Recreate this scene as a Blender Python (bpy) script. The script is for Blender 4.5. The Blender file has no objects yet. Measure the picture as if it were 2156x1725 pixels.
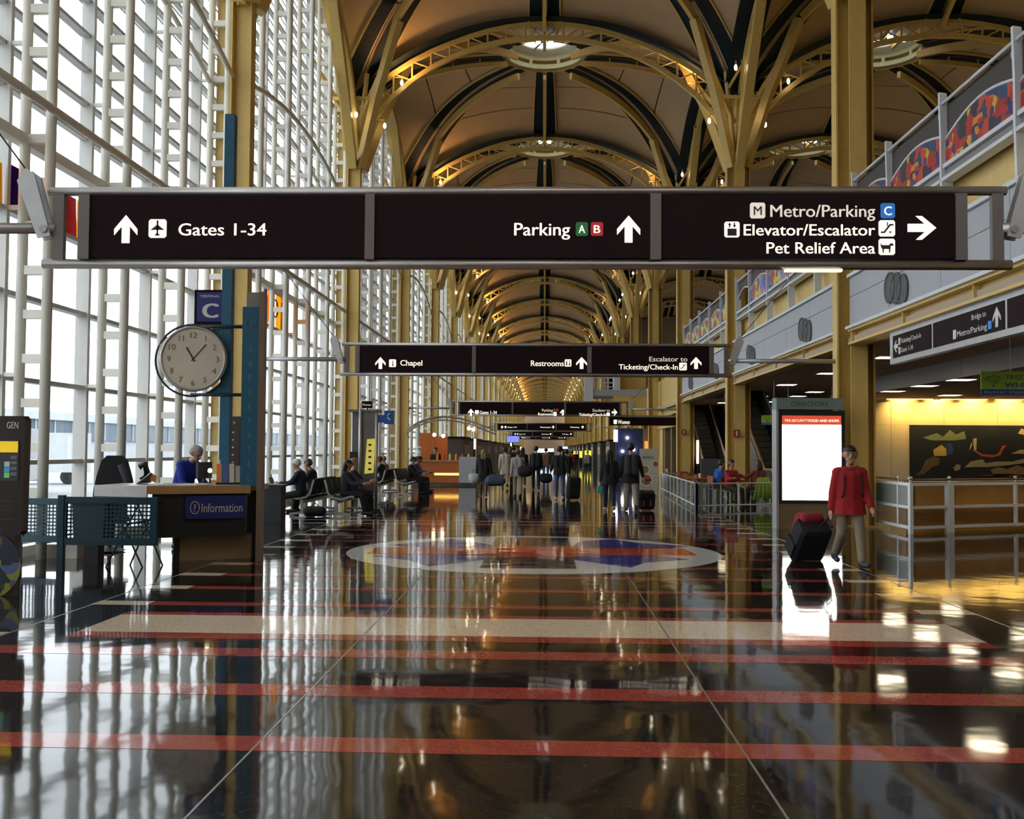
import bpy, bmesh, math, random
from mathutils import Vector, Matrix
random.seed(7)
S = bpy.context.scene
COL = S.collection
R = math.radians

# ------------------------------------------------------------------ camera (pixel frame 2156 x 1725)
F, CX, CY, EYE = 2190.0, 1078.0, 862.5, 1.62
_y = Vector(((1147 - CX) / F, -(947 - CY) / F, -1)).normalized()
_u = Vector((math.sin(.0057), math.cos(.0057), 0))
_z = (_u - _u.dot(_y) * _y).normalized()
_x = _y.cross(_z)
W2C = Matrix((_x, _y, _z)).transposed()
C2W = W2C.transposed()
cam = bpy.data.objects.new('camera', bpy.data.cameras.new('camera'))
COL.objects.link(cam)
cam.data.sensor_fit = 'HORIZONTAL'
cam.data.sensor_width = 36
cam.data.lens = 36 * F / 2156
cam.data.clip_end = 2000
cam.matrix_world = Matrix.Translation((0, 0, EYE)) @ C2W.to_4x4()
S.camera = cam

def ray(px, py):
    return C2W @ Vector(((px - CX) / F, -(py - CY) / F, -1))
def gnd(px, py, z=0.0):
    d = ray(px, py); return d * ((z - EYE) / d.z) + Vector((0, 0, EYE))
def atY(px, py, Y):
    d = ray(px, py); return d * (Y / d.y) + Vector((0, 0, EYE))
def atX(px, py, X):
    d = ray(px, py); return d * (X / d.x) + Vector((0, 0, EYE))

def off(p):
    """'_offscreen' for a lamp whose place lies outside the picture, else ''"""
    c = W2C @ (Vector(p) - Vector((0, 0, EYE)))
    if c.z > -.01: return '_offscreen'
    x, y = CX + F * c.x / -c.z, CY - F * c.y / -c.z
    return '' if 0 <= x <= 2156 and 0 <= y <= 1725 else '_offscreen'

# ------------------------------------------------------------------ sky, exposure
S.view_settings.view_transform = 'Standard'
S.view_settings.look = 'None'
S.view_settings.gamma = 1
S.view_settings.exposure = 0.12
S.cycles.max_bounces = 5; S.cycles.diffuse_bounces = 2; S.cycles.glossy_bounces = 3; S.cycles.transmission_bounces = 4; S.cycles.transparent_max_bounces = 16
S.cycles.caustics_reflective = False; S.cycles.caustics_refractive = False; S.cycles.use_adaptive_sampling = True; S.cycles.adaptive_threshold = .15; S.cycles.adaptive_min_samples = 16; S.cycles.use_denoising = True
S.cycles.sample_clamp_indirect = 6
w = bpy.data.worlds.new('overcast'); S.world = w; w.use_nodes = True
bg = w.node_tree.nodes['Background']
bg.inputs[0].default_value = (.90, .95, 1.0, 1); bg.inputs[1].default_value = 2.9

def light(name, kind, loc, power, col, size=.2, rot=None, sy=None, spot=None):
    l = bpy.data.lights.new(name, kind); l.energy = power; l.color = col
    if kind == 'AREA':
        l.size = size
        if sy: l.shape = 'RECTANGLE'; l.size_y = sy
    else: l.shadow_soft_size = size
    if spot: l.spot_size = R(spot); l.spot_blend = .6
    o = bpy.data.objects.new(name, l); COL.objects.link(o); o.location = loc
    if rot: o.rotation_euler = [R(a) for a in rot]
    return o

# ------------------------------------------------------------------ materials
def lin(c):
    if isinstance(c, str):
        c = [int(c[i:i + 2], 16) / 255 for i in (0, 2, 4)]
        return tuple(x / 12.92 if x <= .04045 else ((x + .055) / 1.055) ** 2.4 for x in c)
    return tuple(c)
MATS = {}
def mat(name, c, rough=.55, metal=0, var=.12, scale=6, emit=0, spec=.5, bump=0, ecol=None):
    if name in MATS: return MATS[name]
    m = bpy.data.materials.new(name); m.use_nodes = True
    n, L = m.node_tree.nodes, m.node_tree.links
    p = n['Principled BSDF']; c = lin(c)
    tc = n.new('ShaderNodeTexCoord'); nz = n.new('ShaderNodeTexNoise'); nz.inputs['Scale'].default_value = scale
    nz.inputs['Detail'].default_value = 3
    L.new(tc.outputs['Object'], nz.inputs['Vector'])
    mx = n.new('ShaderNodeMix'); mx.data_type = 'RGBA'
    mx.inputs[6].default_value = (*[v * (1 - var) for v in c], 1); mx.inputs[7].default_value = (*[min(1, v * (1 + var)) for v in c], 1)
    L.new(nz.outputs[0], mx.inputs[0]); L.new(mx.outputs[2], p.inputs['Base Color'])
    p.inputs['Roughness'].default_value = rough; p.inputs['Metallic'].default_value = metal
    p.inputs['Specular IOR Level'].default_value = spec
    if emit:
        p.inputs['Emission Color'].default_value = (*(lin(ecol) if ecol else c), 1); p.inputs['Emission Strength'].default_value = emit
    if bump:
        b = n.new('ShaderNodeBump'); b.inputs['Strength'].default_value = bump; b.inputs['Distance'].default_value = .02
        L.new(nz.outputs[0], b.inputs['Height']); L.new(b.outputs[0], p.inputs['Normal'])
    MATS[name] = m
    return m
def glass(name, tint=(.93, .97, .97), refl=.06):
    m = bpy.data.materials.new(name); m.use_nodes = True
    n, L = m.node_tree.nodes, m.node_tree.links
    n.remove(n['Principled BSDF'])
    t = n.new('ShaderNodeBsdfTransparent'); t.inputs[0].default_value = (*tint, 1)
    g = n.new('ShaderNodeBsdfGlossy'); g.inputs['Roughness'].default_value = .02
    f = n.new('ShaderNodeLayerWeight'); f.inputs[0].default_value = .25
    nz = n.new('ShaderNodeTexNoise'); nz.inputs['Scale'].default_value = .7
    ml = n.new('ShaderNodeMath'); ml.operation = 'MULTIPLY_ADD'; ml.inputs[1].default_value = .5; ml.inputs[2].default_value = refl * .5
    L.new(f.outputs['Fresnel'], ml.inputs[0])
    mx = n.new('ShaderNodeMixShader'); L.new(ml.outputs[0], mx.inputs[0]); L.new(t.outputs[0], mx.inputs[1]); L.new(g.outputs[0], mx.inputs[2])
    L.new(mx.outputs[0], n['Material Output'].inputs[0])
    MATS[name] = m
    return m
def stained(name, scale, cols, rough=.5, emit=0, backlit=False):
    m = bpy.data.materials.new(name); m.use_nodes = True
    n, L = m.node_tree.nodes, m.node_tree.links; p = n['Principled BSDF']
    tc = n.new('ShaderNodeTexCoord'); v = n.new('ShaderNodeTexVoronoi'); v.inputs['Scale'].default_value = scale
    v.distance = 'MANHATTAN'; L.new(tc.outputs['Object'], v.inputs['Vector'])
    cr = n.new('ShaderNodeValToRGB'); cr.color_ramp.interpolation = 'CONSTANT'
    sp = n.new('ShaderNodeSeparateColor'); L.new(v.outputs['Color'], sp.inputs[0]); L.new(sp.outputs[0], cr.inputs[0])
    while len(cr.color_ramp.elements) < len(cols): cr.color_ramp.elements.new(.5)
    for i, c in enumerate(cols):
        e = cr.color_ramp.elements[i]; e.position = i / len(cols); e.color = (*lin(c), 1)
    L.new(cr.outputs[0], p.inputs['Base Color']); p.inputs['Roughness'].default_value = rough
    if backlit: 
        t = n.new('ShaderNodeBsdfTransparent'); L.new(cr.outputs[0], t.inputs[0])
        mx = n.new('ShaderNodeMixShader'); mx.inputs[0].default_value = .75
        L.new(p.outputs[0], mx.inputs[1]); L.new(t.outputs[0], mx.inputs[2]); L.new(mx.outputs[0], n['Material Output'].inputs[0])
    MATS[name] = m
    return m

YEL = mat('yellow_paint', (.72, .50, .155), .42)
YEL2 = YEL
WHT = mat('white_paint', (.84, .80, .70), .4, var=.05)
WHT2 = mat('rail_white', (.70, .72, .75), .4, var=.05)
MUL = mat('mullion_grey', (.56, .54, .51), .4, .1, var=.05)
BLUEDK = mat('dark_blue_green_band', (.012, .022, .028), .65, spec=.2)
VAULT = mat('vault_board', (.60, .42, .24), .75, var=.06, scale=2)
STEEL = mat('brushed_steel', (.40, .36, .33), .32, .75, var=.15)
STEELD = mat('upright_steel', (.17, .15, .14), .45, .3, var=.1)
STEELM = mat('satin_aluminium', (.52, .52, .53), .4, .6)
SIGN = mat('sign_brown', (.018, .008, .010), .6, var=.05, spec=.08)
SIGND = SIGN
LET = mat('letter_glow', (1, .90, .70), .5, emit=1.0)
LETW = mat('letter_white', (.72, .70, .66), .5, var=.03)
BLK = mat('black', (.012, .012, .013), .5)
GREYP = mat('fascia_grey', (.42, .44, .47), .45, var=.05)
TEAL = mat('teal_paint', (.008, .05, .075), .4)
BLUEP = mat('post_blue', (.012, .11, .19), .45)
SIGNBLUE = mat('sign_blue', (.012, .02, .18), .45)
WOOD = mat('wood_tan', (.50, .28, .11), .45, var=.25, scale=3)
GLASS = glass('window_glass')
CREAM = mat('cream_terrazzo', (.62, .50, .36), .12, var=.12, scale=60)

# ------------------------------------------------------------------ mesh builder
# a scratch scene in which text and skins are turned into meshes (removed at the end)
SCR = bpy.data.scenes.new('scratch')
def bake(o):
    SCR.collection.objects.link(o); vl = SCR.view_layers[0]; vl.update()
    me = bpy.data.meshes.new_from_object(o.evaluated_get(vl.depsgraph)); bpy.data.objects.remove(o); return me
class MB:
    def __init__(s): s.v, s.f, s.m = [], [], []
    def add(s, vs, fs, mi=0):
        b = len(s.v); s.v += [tuple(p) for p in vs]; s.f += [tuple(i + b for i in f) for f in fs]; s.m += [mi] * len(fs); return s
    def box(s, x0, x1, y0, y1, z0, z1, mi=0):
        return s.add([(x, y, z) for x in (x0, x1) for y in (y0, y1) for z in (z0, z1)],
                     [(0, 1, 3, 2), (4, 6, 7, 5), (0, 4, 5, 1), (2, 3, 7, 6), (0, 2, 6, 4), (1, 5, 7, 3)], mi)
    def cbox(s, c, d, rz=0, mi=0):
        ca, sa = math.cos(rz), math.sin(rz); vs = []
        for x in (-1, 1):
            for y in (-1, 1):
                for z in (-1, 1):
                    X, Y = x * d[0] / 2, y * d[1] / 2
                    vs.append((c[0] + X * ca - Y * sa, c[1] + X * sa + Y * ca, c[2] + z * d[2] / 2))
        return s.add(vs, [(0, 1, 3, 2), (4, 6, 7, 5), (0, 4, 5, 1), (2, 3, 7, 6), (0, 2, 6, 4), (1, 5, 7, 3)], mi)
    def tube(s, pts, r, n=8, mi=0, caps=True, up=None):
        pts = [Vector(p) for p in pts]; rs = r if isinstance(r, (list, tuple)) else [r] * len(pts)
        b = len(s.v)
        for i, p in enumerate(pts):
            t = (pts[min(i + 1, len(pts) - 1)] - pts[max(i - 1, 0)]).normalized()
            a = Vector(up) if up else (Vector((0, 0, 1)) if abs(t.z) < .9 else Vector((1, 0, 0)))
            u = t.cross(a).normalized(); v = u.cross(t)
            for k in range(n):
                q = 2 * math.pi * (k + .5) / n
                s.v.append(tuple(p + (u * math.cos(q) + v * math.sin(q)) * rs[i]))
        for i in range(len(pts) - 1):
            for k in range(n):
                s.f.append((b + i * n + k, b + i * n + (k + 1) % n, b + (i + 1) * n + (k + 1) % n, b + (i + 1) * n + k)); s.m.append(mi)
        if caps:
            s.f.append(tuple(b + k for k in range(n))[::-1]); s.f.append(tuple(b + (len(pts) - 1) * n + k for k in range(n))); s.m += [mi, mi]
        return s
    def bar(s, pts, w, h, mi=0, up=(0, 0, 1)):
        """rectangular section swept along pts: w sideways, h along up"""
        pts = [Vector(p) for p in pts]; b = len(s.v); up = Vector(up)
        hs = h if isinstance(h, (list, tuple)) else [h] * len(pts)
        for i, p in enumerate(pts):
            t = (pts[min(i + 1, len(pts) - 1)] - pts[max(i - 1, 0)]).normalized()
            u = t.cross(up).normalized(); v = u.cross(t)
            for a, c in ((-1, -1), (1, -1), (1, 1), (-1, 1)):
                s.v.append(tuple(p + u * a * w / 2 + v * c * hs[i] / 2))
        for i in range(len(pts) - 1):
            for k in range(4):
                s.f.append((b + i * 4 + k, b + i * 4 + (k + 1) % 4, b + (i + 1) * 4 + (k + 1) % 4, b + (i + 1) * 4 + k)); s.m.append(mi)
        e = b + (len(pts) - 1) * 4
        s.f += [(b + 3, b + 2, b + 1, b), (e, e + 1, e + 2, e + 3)]; s.m += [mi, mi]
        return s
    def prism(s, poly, axis, a0, a1, mi=0):
        """extrude a 2-D polygon along an axis ('x': poly=(y,z); 'y': (x,z); 'z': (x,y))"""
        def P(p, a): return {'x': (a, p[0], p[1]), 'y': (p[0], a, p[1]), 'z': (p[0], p[1], a)}[axis]
        n = len(poly)
        return s.add([P(p, a0) for p in poly] + [P(p, a1) for p in poly],
                     [tuple(range(n))[::-1], tuple(range(n, 2 * n))] + [(i, (i + 1) % n, n + (i + 1) % n, n + i) for i in range(n)], mi)
    def lathe(s, prof, n=24, c=(0, 0, 0), mi=0, axis='z'):
        b = len(s.v)
        for r, z in prof:
            for k in range(n):
                q = 2 * math.pi * k / n; x, y = r * math.cos(q), r * math.sin(q)
                p = {'z': (x, y, z), 'y': (x, z, y), 'x': (z, x, y)}[axis]
                s.v.append((c[0] + p[0], c[1] + p[1], c[2] + p[2]))
        for i in range(len(prof) - 1):
            for k in range(n):
                s.f.append((b + i * n + k, b + i * n + (k + 1) % n, b + (i + 1) * n + (k + 1) % n, b + (i + 1) * n + k)); s.m.append(mi)
        return s
    def ball(s, c, r, n=10, mi=0):
        r = r if isinstance(r, (list, tuple)) else (r, r, r); m = max(4, n // 2)
        b0 = len(s.v)
        s.lathe([(math.sin(math.pi * i / m) + 1e-4, math.cos(math.pi * i / m)) for i in range(m + 1)], n, mi=mi)
        for i in range(b0, len(s.v)):
            p = s.v[i]; s.v[i] = (c[0] + p[0] * r[0], c[1] + p[1] * r[1], c[2] + p[2] * r[2])
        return s
    def mesh(s, name, mats, smooth=False):
        me = bpy.data.meshes.new(name); me.from_pydata(s.v, [], s.f)
        for m in (mats if isinstance(mats, (list, tuple)) else [mats]): me.materials.append(m)
        if any(s.m): me.polygons.foreach_set('material_index', s.m)
        bm = bmesh.new(); bm.from_mesh(me); bmesh.ops.recalc_face_normals(bm, faces=bm.faces); bm.to_mesh(me); bm.free()
        if smooth: me.polygons.foreach_set('use_smooth', [True] * len(me.polygons))
        me.update(); return me
    def obj(s, name, mats, parent=None, smooth=False, loc=None, rz=0):
        return link(name, s.mesh(name, mats, smooth), parent, loc, rz)
def link(name, me, parent=None, loc=None, rz=0, scale=None):
    o = bpy.data.objects.new(name, me); COL.objects.link(o)
    if parent: o.parent = parent
    if loc is not None: o.location = loc
    if rz: o.rotation_euler = (0, 0, rz)
    if scale: o.scale = scale
    return o
def tag(o, label, cat, group=None, kind=None):
    o['label'] = label; o['category'] = cat
    if group: o['group'] = group
    if kind: o['kind'] = kind
    return o
def empty(name, loc=(0, 0, 0), rz=0, label=None, cat=None, group=None, parent=None):
    o = link(name, None, parent, loc, rz); o.empty_display_size = .1
    if label: tag(o, label, cat, group)
    return o
def struct(o): o['kind'] = 'structure'; return o
def copy_tree(o, parent=None):
    c = o.copy(); COL.objects.link(c); c.parent = parent
    for ch in [x for x in o.children]: copy_tree(ch, c)
    return c
def text(txt, name, m, parent, box, facing='-y', depth=.004, bold=.0, align='fit', off=0):
    """lettering fitted into box = (a0, a1, z0, z1, d): a along X (facing -y) or Y (facing -x); d the plane; heights are of capital letters"""
    cu = bpy.data.curves.new(name, 'FONT'); cu.body = txt; cu.size = 1; cu.extrude = 0; cu.resolution_u = 3
    me = bake(bpy.data.objects.new('tmp', cu)); bpy.data.curves.remove(cu)
    a0, a1, z0, z1, d = box
    xs = [v.co.x for v in me.vertices]; x0, x1 = min(xs), max(xs); cap = .73
    h = (z1 - z0) / cap; k = (a1 - a0) / (x1 - x0)
    if k > 1.25 * h and len(txt) < 3: k2 = h * .9; c_ = (a0 + a1) / 2; a0, a1 = c_ - k2 * (x1 - x0) / 2, c_ + k2 * (x1 - x0) / 2; k = k2
    for v in me.vertices:
        X = a0 + (v.co.x - x0) * k; Z = z0 + v.co.y * h
        if facing == '-y': v.co = (X, d - depth, Z)
        else: v.co = (d - depth, a1 - (v.co.x - x0) * k, Z)   # reads towards -Y when seen from smaller X
    if bold:      # thicken the strokes by overlaying shifted copies
        bm = bmesh.new(); bm.from_mesh(me); src = bm.faces[:]
        for sg in (-1, 1):
            r_ = bmesh.ops.duplicate(bm, geom=src); dv = bold * k * sg
            for e in r_['geom']:
                if isinstance(e, bmesh.types.BMVert): e.co += Vector((dv, -sg * 1e-4, 0)) if facing == '-y' else Vector((-sg * 1e-4, dv, 0))
        bm.to_mesh(me); bm.free()
    me.materials.clear(); me.materials.append(m); me.update()
    return link(name, me, parent)
def lamp_mat(name, col, s): return mat(name, col, .5, emit=s)
BULB = lamp_mat('bulb_glow', (1, .86, .62), 14)

# ================================================================== THE SETTING
XL, XR, XC = -6.96, 6.76, -.10
PB = 13.72
def YK(k): return 9.25 + PB * k
A = PB / 2
KMIN, KMAX = -1, 24
ZTOP = 18.35
def hv(x, y): return ZTOP - 1.35 * (math.hypot(x, y) / A) ** 3.3
def lc(u): return 11.55 + 4.8 * max(0, 1 - u * u) ** .6

# ---------------------------------------------------------------- floor
def floor_mat(name, c, spec_var=.5, speck=0.0, rough=.05):
    m = bpy.data.materials.new(name); m.use_nodes = True
    n, L = m.node_tree.nodes, m.node_tree.links; p = n['Principled BSDF']
    tc = n.new('ShaderNodeTexCoord'); geo = n.new('ShaderNodeNewGeometry')
    v = n.new('ShaderNodeTexVoronoi'); v.inputs['Scale'].default_value = 90; L.new(geo.outputs['Position'], v.inputs['Vector'])
    cr = n.new('ShaderNodeValToRGB'); c = lin(c)
    sp = n.new('ShaderNodeSeparateColor'); L.new(v.outputs['Color'], sp.inputs[0]); L.new(sp.outputs[0], cr.inputs[0])
    e = cr.color_ramp.elements; e[0].color = (*[x * .8 for x in c], 1); e[0].position = 0
    e[1].color = (*[x * 1.15 for x in c], 1); e[1].position = .9
    k = e.new(.97); k.color = (*[min(1, x + speck) for x in c], 1)
    L.new(cr.outputs[0], p.inputs['Base Color'])
    nz = n.new('ShaderNodeTexNoise'); nz.inputs['Scale'].default_value = 1.6; nz.inputs['Detail'].default_value = 2
    L.new(geo.outputs['Position'], nz.inputs['Vector'])
    b = n.new('ShaderNodeBump'); b.inputs['Strength'].default_value = 1; b.inputs['Distance'].default_value = .0026
    L.new(nz.outputs[0], b.inputs['Height']); L.new(b.outputs[0], p.inputs['Normal'])
    n2 = n.new('ShaderNodeTexNoise'); n2.inputs['Scale'].default_value = .6; L.new(geo.outputs['Position'], n2.inputs['Vector'])
    mr = n.new('ShaderNodeMapRange'); mr.inputs['To Min'].default_value = rough * .6; mr.inputs['To Max'].default_value = rough * 1.6
    L.new(n2.outputs[0], mr.inputs[0]); L.new(mr.outputs[0], p.inputs['Roughness'])
    p.inputs['Specular IOR Level'].default_value = .46
    MATS[name] = m; return m
FBLK = floor_mat('terrazzo_black', (.016, .012, .011), speck=.05)
FRED = floor_mat('terrazzo_red', (.38, .062, .042), speck=.05)
FCRM = floor_mat('terrazzo_cream', (.80, .63, .45), speck=.1)
FWHT = floor_mat('terrazzo_white', (.86, .84, .80), speck=.05)
FBLU = floor_mat('terrazzo_blue', (.07, .055, .32), speck=.04)
FGRY = floor_mat('terrazzo_grey', (.20, .17, .17), speck=.08)
FPUR = floor_mat('terrazzo_plum', (.085, .06, .085), speck=.06)
BRASS = mat('divider_strip', (.42, .38, .34), .3, .7)
fl = struct(MB().box(-9, 24, -20, 345, -.3, 0).obj('floor', FBLK))
def slab(name, m, x0, x1, y0, y1, h=.0015): return MB().box(x0, x1, y0, y1, -.01, h).obj(name, m, fl)
SX0, SX1, SX2, SX3 = -4.65, -4.08, 3.78, 4.33
for i in range(-3, 14):
    yc = 9.50 + 1.24 * i + (0.02 * i if i < 0 else 0)
    if i == 0:
        slab('red_stripe', FRED, SX1, SX2, 8.80, 9.06); slab('cream_band', FCRM, SX1, SX2, 9.06, 10.0, .0016); slab('red_stripe', FRED, SX1, SX2, 10.0, 10.17)
        slab('cream_inlay', FCRM, -9, SX0, 8.72, 8.98); slab('cream_inlay', FCRM, SX3 + .1, 9, 8.9, 9.15)
        continue
    wd = (.155, .16, .14)[-i - 1] if i < 0 else .11
    if 2 < i < 9:      # interrupted by the medallion
        hx = math.sqrt(max(0, 2.95 ** 2 - (yc - 16.55) ** 2))
        if hx > .3:
            slab('red_stripe', FRED, SX1, -.17 - hx, yc - wd, yc + wd); slab('red_stripe', FRED, -.17 + hx, SX2, yc - wd, yc + wd)
        else: slab('red_stripe', FRED, SX1, SX2, yc - wd, yc + wd)
    else: slab('red_stripe', FRED, SX1 if i > 0 else -9, SX2 if i > 0 else 9, yc - wd, yc + wd)
    if i > 0:
        slab('cream_inlay', FCRM, SX0, SX1, yc - .13, yc + .13); slab('cream_inlay', FCRM, SX2, SX3, yc - .13, yc + .13)
for k in range(1, 12):
    for dy in (-.55, .45): slab('cream_band' if k > 0 else '', FGRY if k > 1 else FCRM, -6.6, 6.4, YK(k) + dy, YK(k) + dy + .12)
for x in (-1.56, 1.08, SX0 + .02, SX3): slab('divider_strip', BRASS, x - .006, x + .006, -10, 13.5 if abs(x) < 2 else 120, .0022)
# medallion set in the floor
mc, mr_ = (-.17, 16.55), 2.93
def disc(name, m, r, z): return MB().prism([(mc[0] + r * math.cos(2 * math.pi * i / 72), mc[1] + r * math.sin(2 * math.pi * i / 72)) for i in range(72)], 'z', -.01, z).obj(name, m, fl)
disc('medallion_field', FWHT, mr_, .003)
def flat(name, m, poly, z): return MB().prism(poly, 'z', -.005, z).obj(name, m, fl)
flat('medallion_blue_point', FBLU, [(.4, 17.0), (.62, 18.5), (1.25, 19.0), (1.6, 18.3), (2.45, 17.75), (1.9, 17.1)], .0045)
flat('medallion_blue_point', FBLU, [(.4, 16.2), (.42, 15.4), (1.2, 14.45), (1.45, 15.1), (2.15, 15.6), (1.7, 16.2)], .0045)
flat('medallion_blue_point', FBLU, [(-.8, 17.0), (-.85, 17.6), (-1.67, 18.75), (-2.0, 18.1), (-2.6, 17.5), (-2.2, 17.0)], .0045)
flat('medallion_blue_point', FBLU, [(-.8, 16.0), (-.85, 15.3), (-1.6, 14.35), (-1.95, 15.1), (-2.6, 15.65), (-2.1, 16.1)], .0045)
flat('medallion_tower', FPUR, [(-.88, 14.22), (.44, 14.22), (.44, 19.2), (-.88, 19.2)], .005)
for i in range(8):
    x = -.80 + i * .155
    for y0, y1 in ((14.35, 15.75), (17.35, 19.1)):
        for j in range(3): MB().box(x, x + .055, y0 + (y1 - y0) * j / 3, y0 + (y1 - y0) * (j + .86) / 3, 0, .0058).obj('medallion_bar', FBLK, fl)
FREM = floor_mat('terrazzo_scarlet', (.70, .09, .04), speck=.03)
flat('medallion_red_wing', FREM, [(-2.72, 15.95), (2.36, 16.2), (2.3, 17.3), (-2.75, 17.0)], .0066)
flat('medallion_red_wing', FREM, [(-.9, 15.75), (.5, 15.75), (.5, 17.45), (-.9, 17.45)], .0062)

# ---------------------------------------------------------------- window wall
wl = struct(empty('wall_left'))
ZT = [.15, 1.37, 2.62, 3.87, 5.08, 6.30] + [6.30 + .6 * i for i in range(1, 19)]
WTOP = ZT[-1]
MB().box(-8.05, -7.6, -20, 345, -.3, .15).obj('wall_base_curb', WHT, wl)
NS, NE = -5, 120
mull = MB().box(-8.02, -7.80, -.045, .045, .15, WTOP).mesh('mullion', MUL)
rail_lo = MB().box(-8.0, -7.84, 0, PB, -.035, .035).mesh('transom', MUL)
rail_hi = MB().box(-7.99, -7.87, 0, PB, -.03, .03).box(-8.2, -8.17, 0, PB, .12, .15).mesh('transom', MUL)
pane_me = {}
def pane(y, z0, z1):
    key = round(z1 - z0, 3)
    if key not in pane_me: pane_me[key] = MB().add([(0, 0, 0), (0, 2.744, 0), (0, 2.744, key), (0, 0, key)], [(0, 1, 2, 3)]).mesh('pane', GLASS)
    return link('pane', pane_me[key], wl, (-7.93, y, z0))
strip = MB()
for k in range(KMIN - 1, KMAX):
    for z in ZT: link('transom', rail_lo if z < 6.4 else rail_hi, wl, (0, YK(k), z))
    near = k in (0, 1)
    for j in range(5):
        y = YK(k) + j * 2.744
        link('mullion', mull, wl, (0, y, 0))
        if near and not (k == 0 and j == 0):
            for z0, z1 in zip(ZT, ZT[1:]): pane(y, z0, z1)
        else: strip.add([(-7.93, y, .15), (-7.93, y + 2.744, .15), (-7.93, y + 2.744, WTOP), (-7.93, y, WTOP)], [(0, 1, 2, 3)])
o = strip.obj('distant_glazing', GLASS, wl); o['kind'] = 'stuff'
# ladder trusses of white tube
tubes = MB().tube([(-7.2, 0, 0), (-7.2, 0, 17.2)], .076, 12).tube([(-7.58, 0, 0), (-7.58, 0, 17.2)], .076, 12).mesh('ladder_truss', WHT, True)
rung = MB().box(-7.56, -7.22, -.05, .05, -.065, .065).mesh('rung', WHT)
rz_ = [.32 + .64 * i for i in range(27)]
full = MB().tube([(-7.2, 0, 0), (-7.2, 0, 17.2)], .076, 8).tube([(-7.58, 0, 0), (-7.58, 0, 17.2)], .076, 8)
for z in rz_: full.box(-7.56, -7.22, -.05, .05, z - .065, z + .065)
full = full.mesh('ladder_truss', WHT)
plate = MB().box(-7.5, -7.28, .14, .17, 0, 17.2).mesh('yellow_backing_plate', YEL2)
tie = MB().box(-7.8, -7.58, -.03, .03, -.03, .03).mesh('wall_tie', WHT)
for i in range(NS, NE):
    y = YK(0) + i * 2.744
    if 1 <= i <= 10:
        t = link('ladder_truss', tubes, wl, (0, y, 0))
        for z in rz_: link('rung', rung, t, (0, 0, z))
        for z in (2.65, 5.08, 7.5, 9.9): link('wall_tie', tie, t, (0, 0, z))
    else: link('ladder_truss', full, wl, (0, y, 0))
    if i % 5 == 0: link('yellow_backing_plate', plate, wl, (0, y, 0))
# horizontal tubes braced to the ladders
pipe = MB().tube([(-7.08, 0, 6.45), (-7.08, PB, 6.45)], .062, 10).mesh('brace_tube', WHT, True)
pipe2 = MB().box(-7.72, -7.55, 0, PB, 6.0, 6.16).mesh('brace_beam', WHT)
arcp = [(-7.08, PB * i / 24, 9.95 + .95 * (1 - (2 * i / 24 - 1) ** 2)) for i in range(25)]
arc1 = MB().tube(arcp, .062, 10).mesh('brace_arch', WHT, True)
arc2 = MB().tube([(-7.6, p[1], p[2] - .1) for p in arcp], .055, 8).mesh('brace_arch', WHT, True)
for k in range(KMIN - 1, KMAX):
    for me in (pipe, pipe2, arc1, arc2): link(me.name.split('.')[0], me, wl, (0, YK(k), 0))
MB().box(-8.3, XL, -20, 345, 17.2, 17.5).obj('eave', VAULT, wl)
# stained glass panels hung in the glazing
SG = stained('stained_glass', 3.2, ['3A1555', 'F2A81D', 'FFF3D8', '8A1230', 'F7C33A', '20124A', 'FFFFFF', 'C23A1A'], backlit=True)
for y0, y1, z0, z1, nm in ((14.80, 17.42, 5.12, 5.75, 'purple and yellow stained glass panel in window behind the large sign'), (28.52, 31.12, 5.12, 6.2, 'stained glass panel with ring and yellow patch in window past the clock'), (12.06, 14.66, 5.12, 5.7, 'stained glass panel with orange sweep in window beside the ladder frame')):
    s = empty('stained_glass_panel', (-7.86, y0, z0), 0, nm, 'stained glass', 'stained glass panels in the window wall')
    random.seed(int(y0 * 10)); n = 5
    cols = ['4A1560', 'F0A020', 'FFF6E6', 'A01838', 'F6C030', '2A1858']
    xs = [0] + sorted(random.uniform(.12, .88) for _ in range(n - 1)) + [1]
    for i in range(n):
        a0, a1 = xs[i] * (y1 - y0), xs[i + 1] * (y1 - y0); sl = random.uniform(-.12, .12)
        g = bpy.data.materials.get('stain_' + cols[i]) or glass('stain_' + cols[i], lin(cols[i]), .03)
        MB().prism([(a0, 0), (a1, 0), (a1 + sl * .5, z1 - z0), (a0 + sl * .5, z1 - z0)], 'x', 0, .008).obj('coloured_piece', g, s)
    q = MB().tube([(0.02, (y1 - y0) / 2 + .28 * math.cos(t), (z1 - z0) / 2 + .25 * math.sin(t)) for t in [i * math.pi / 12 for i in range(25)]], .02, 6).obj('lead_ring', BLK, s)

# ---------------------------------------------------------------- vaulted ceiling
ce = struct(empty('ceiling'))
N_T, N_R = 6, 12
def sector(t0, t1, f0, f1, up=0.0, gap=0.0):
    b = MB(); vs = []; fs = []
    for i in range(N_T + 1):
        th = t0 + (t1 - t0) * i / N_T
        re = A / max(abs(math.cos(th)), abs(math.sin(th)))
        nr = max(2, int(N_R * (f1 - f0)) + 1)
        for j in range(nr + 1):
            f = f0 + (f1 - f0) * j / nr; r = 1.62 + (re - 1.62) * f
            vs.append((r * math.cos(th), r * math.sin(th), hv(r * math.cos(th), r * math.sin(th)) + up))
    for i in range(N_T):
        for j in range(nr): a = i * (nr + 1) + j; fs.append((a, a + 1, a + nr + 2, a + nr + 1))
    return b.add(vs, fs)
cuts = [0, .36, .68, 1]
g = .004
pm = [[sector(q * math.pi / 4 + .002, (q + 1) * math.pi / 4 - .002, cuts[c] + g, cuts[c + 1] - g).mesh('vault_panel', VAULT, True) for c in range(3)] for q in range(2)]
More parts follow.
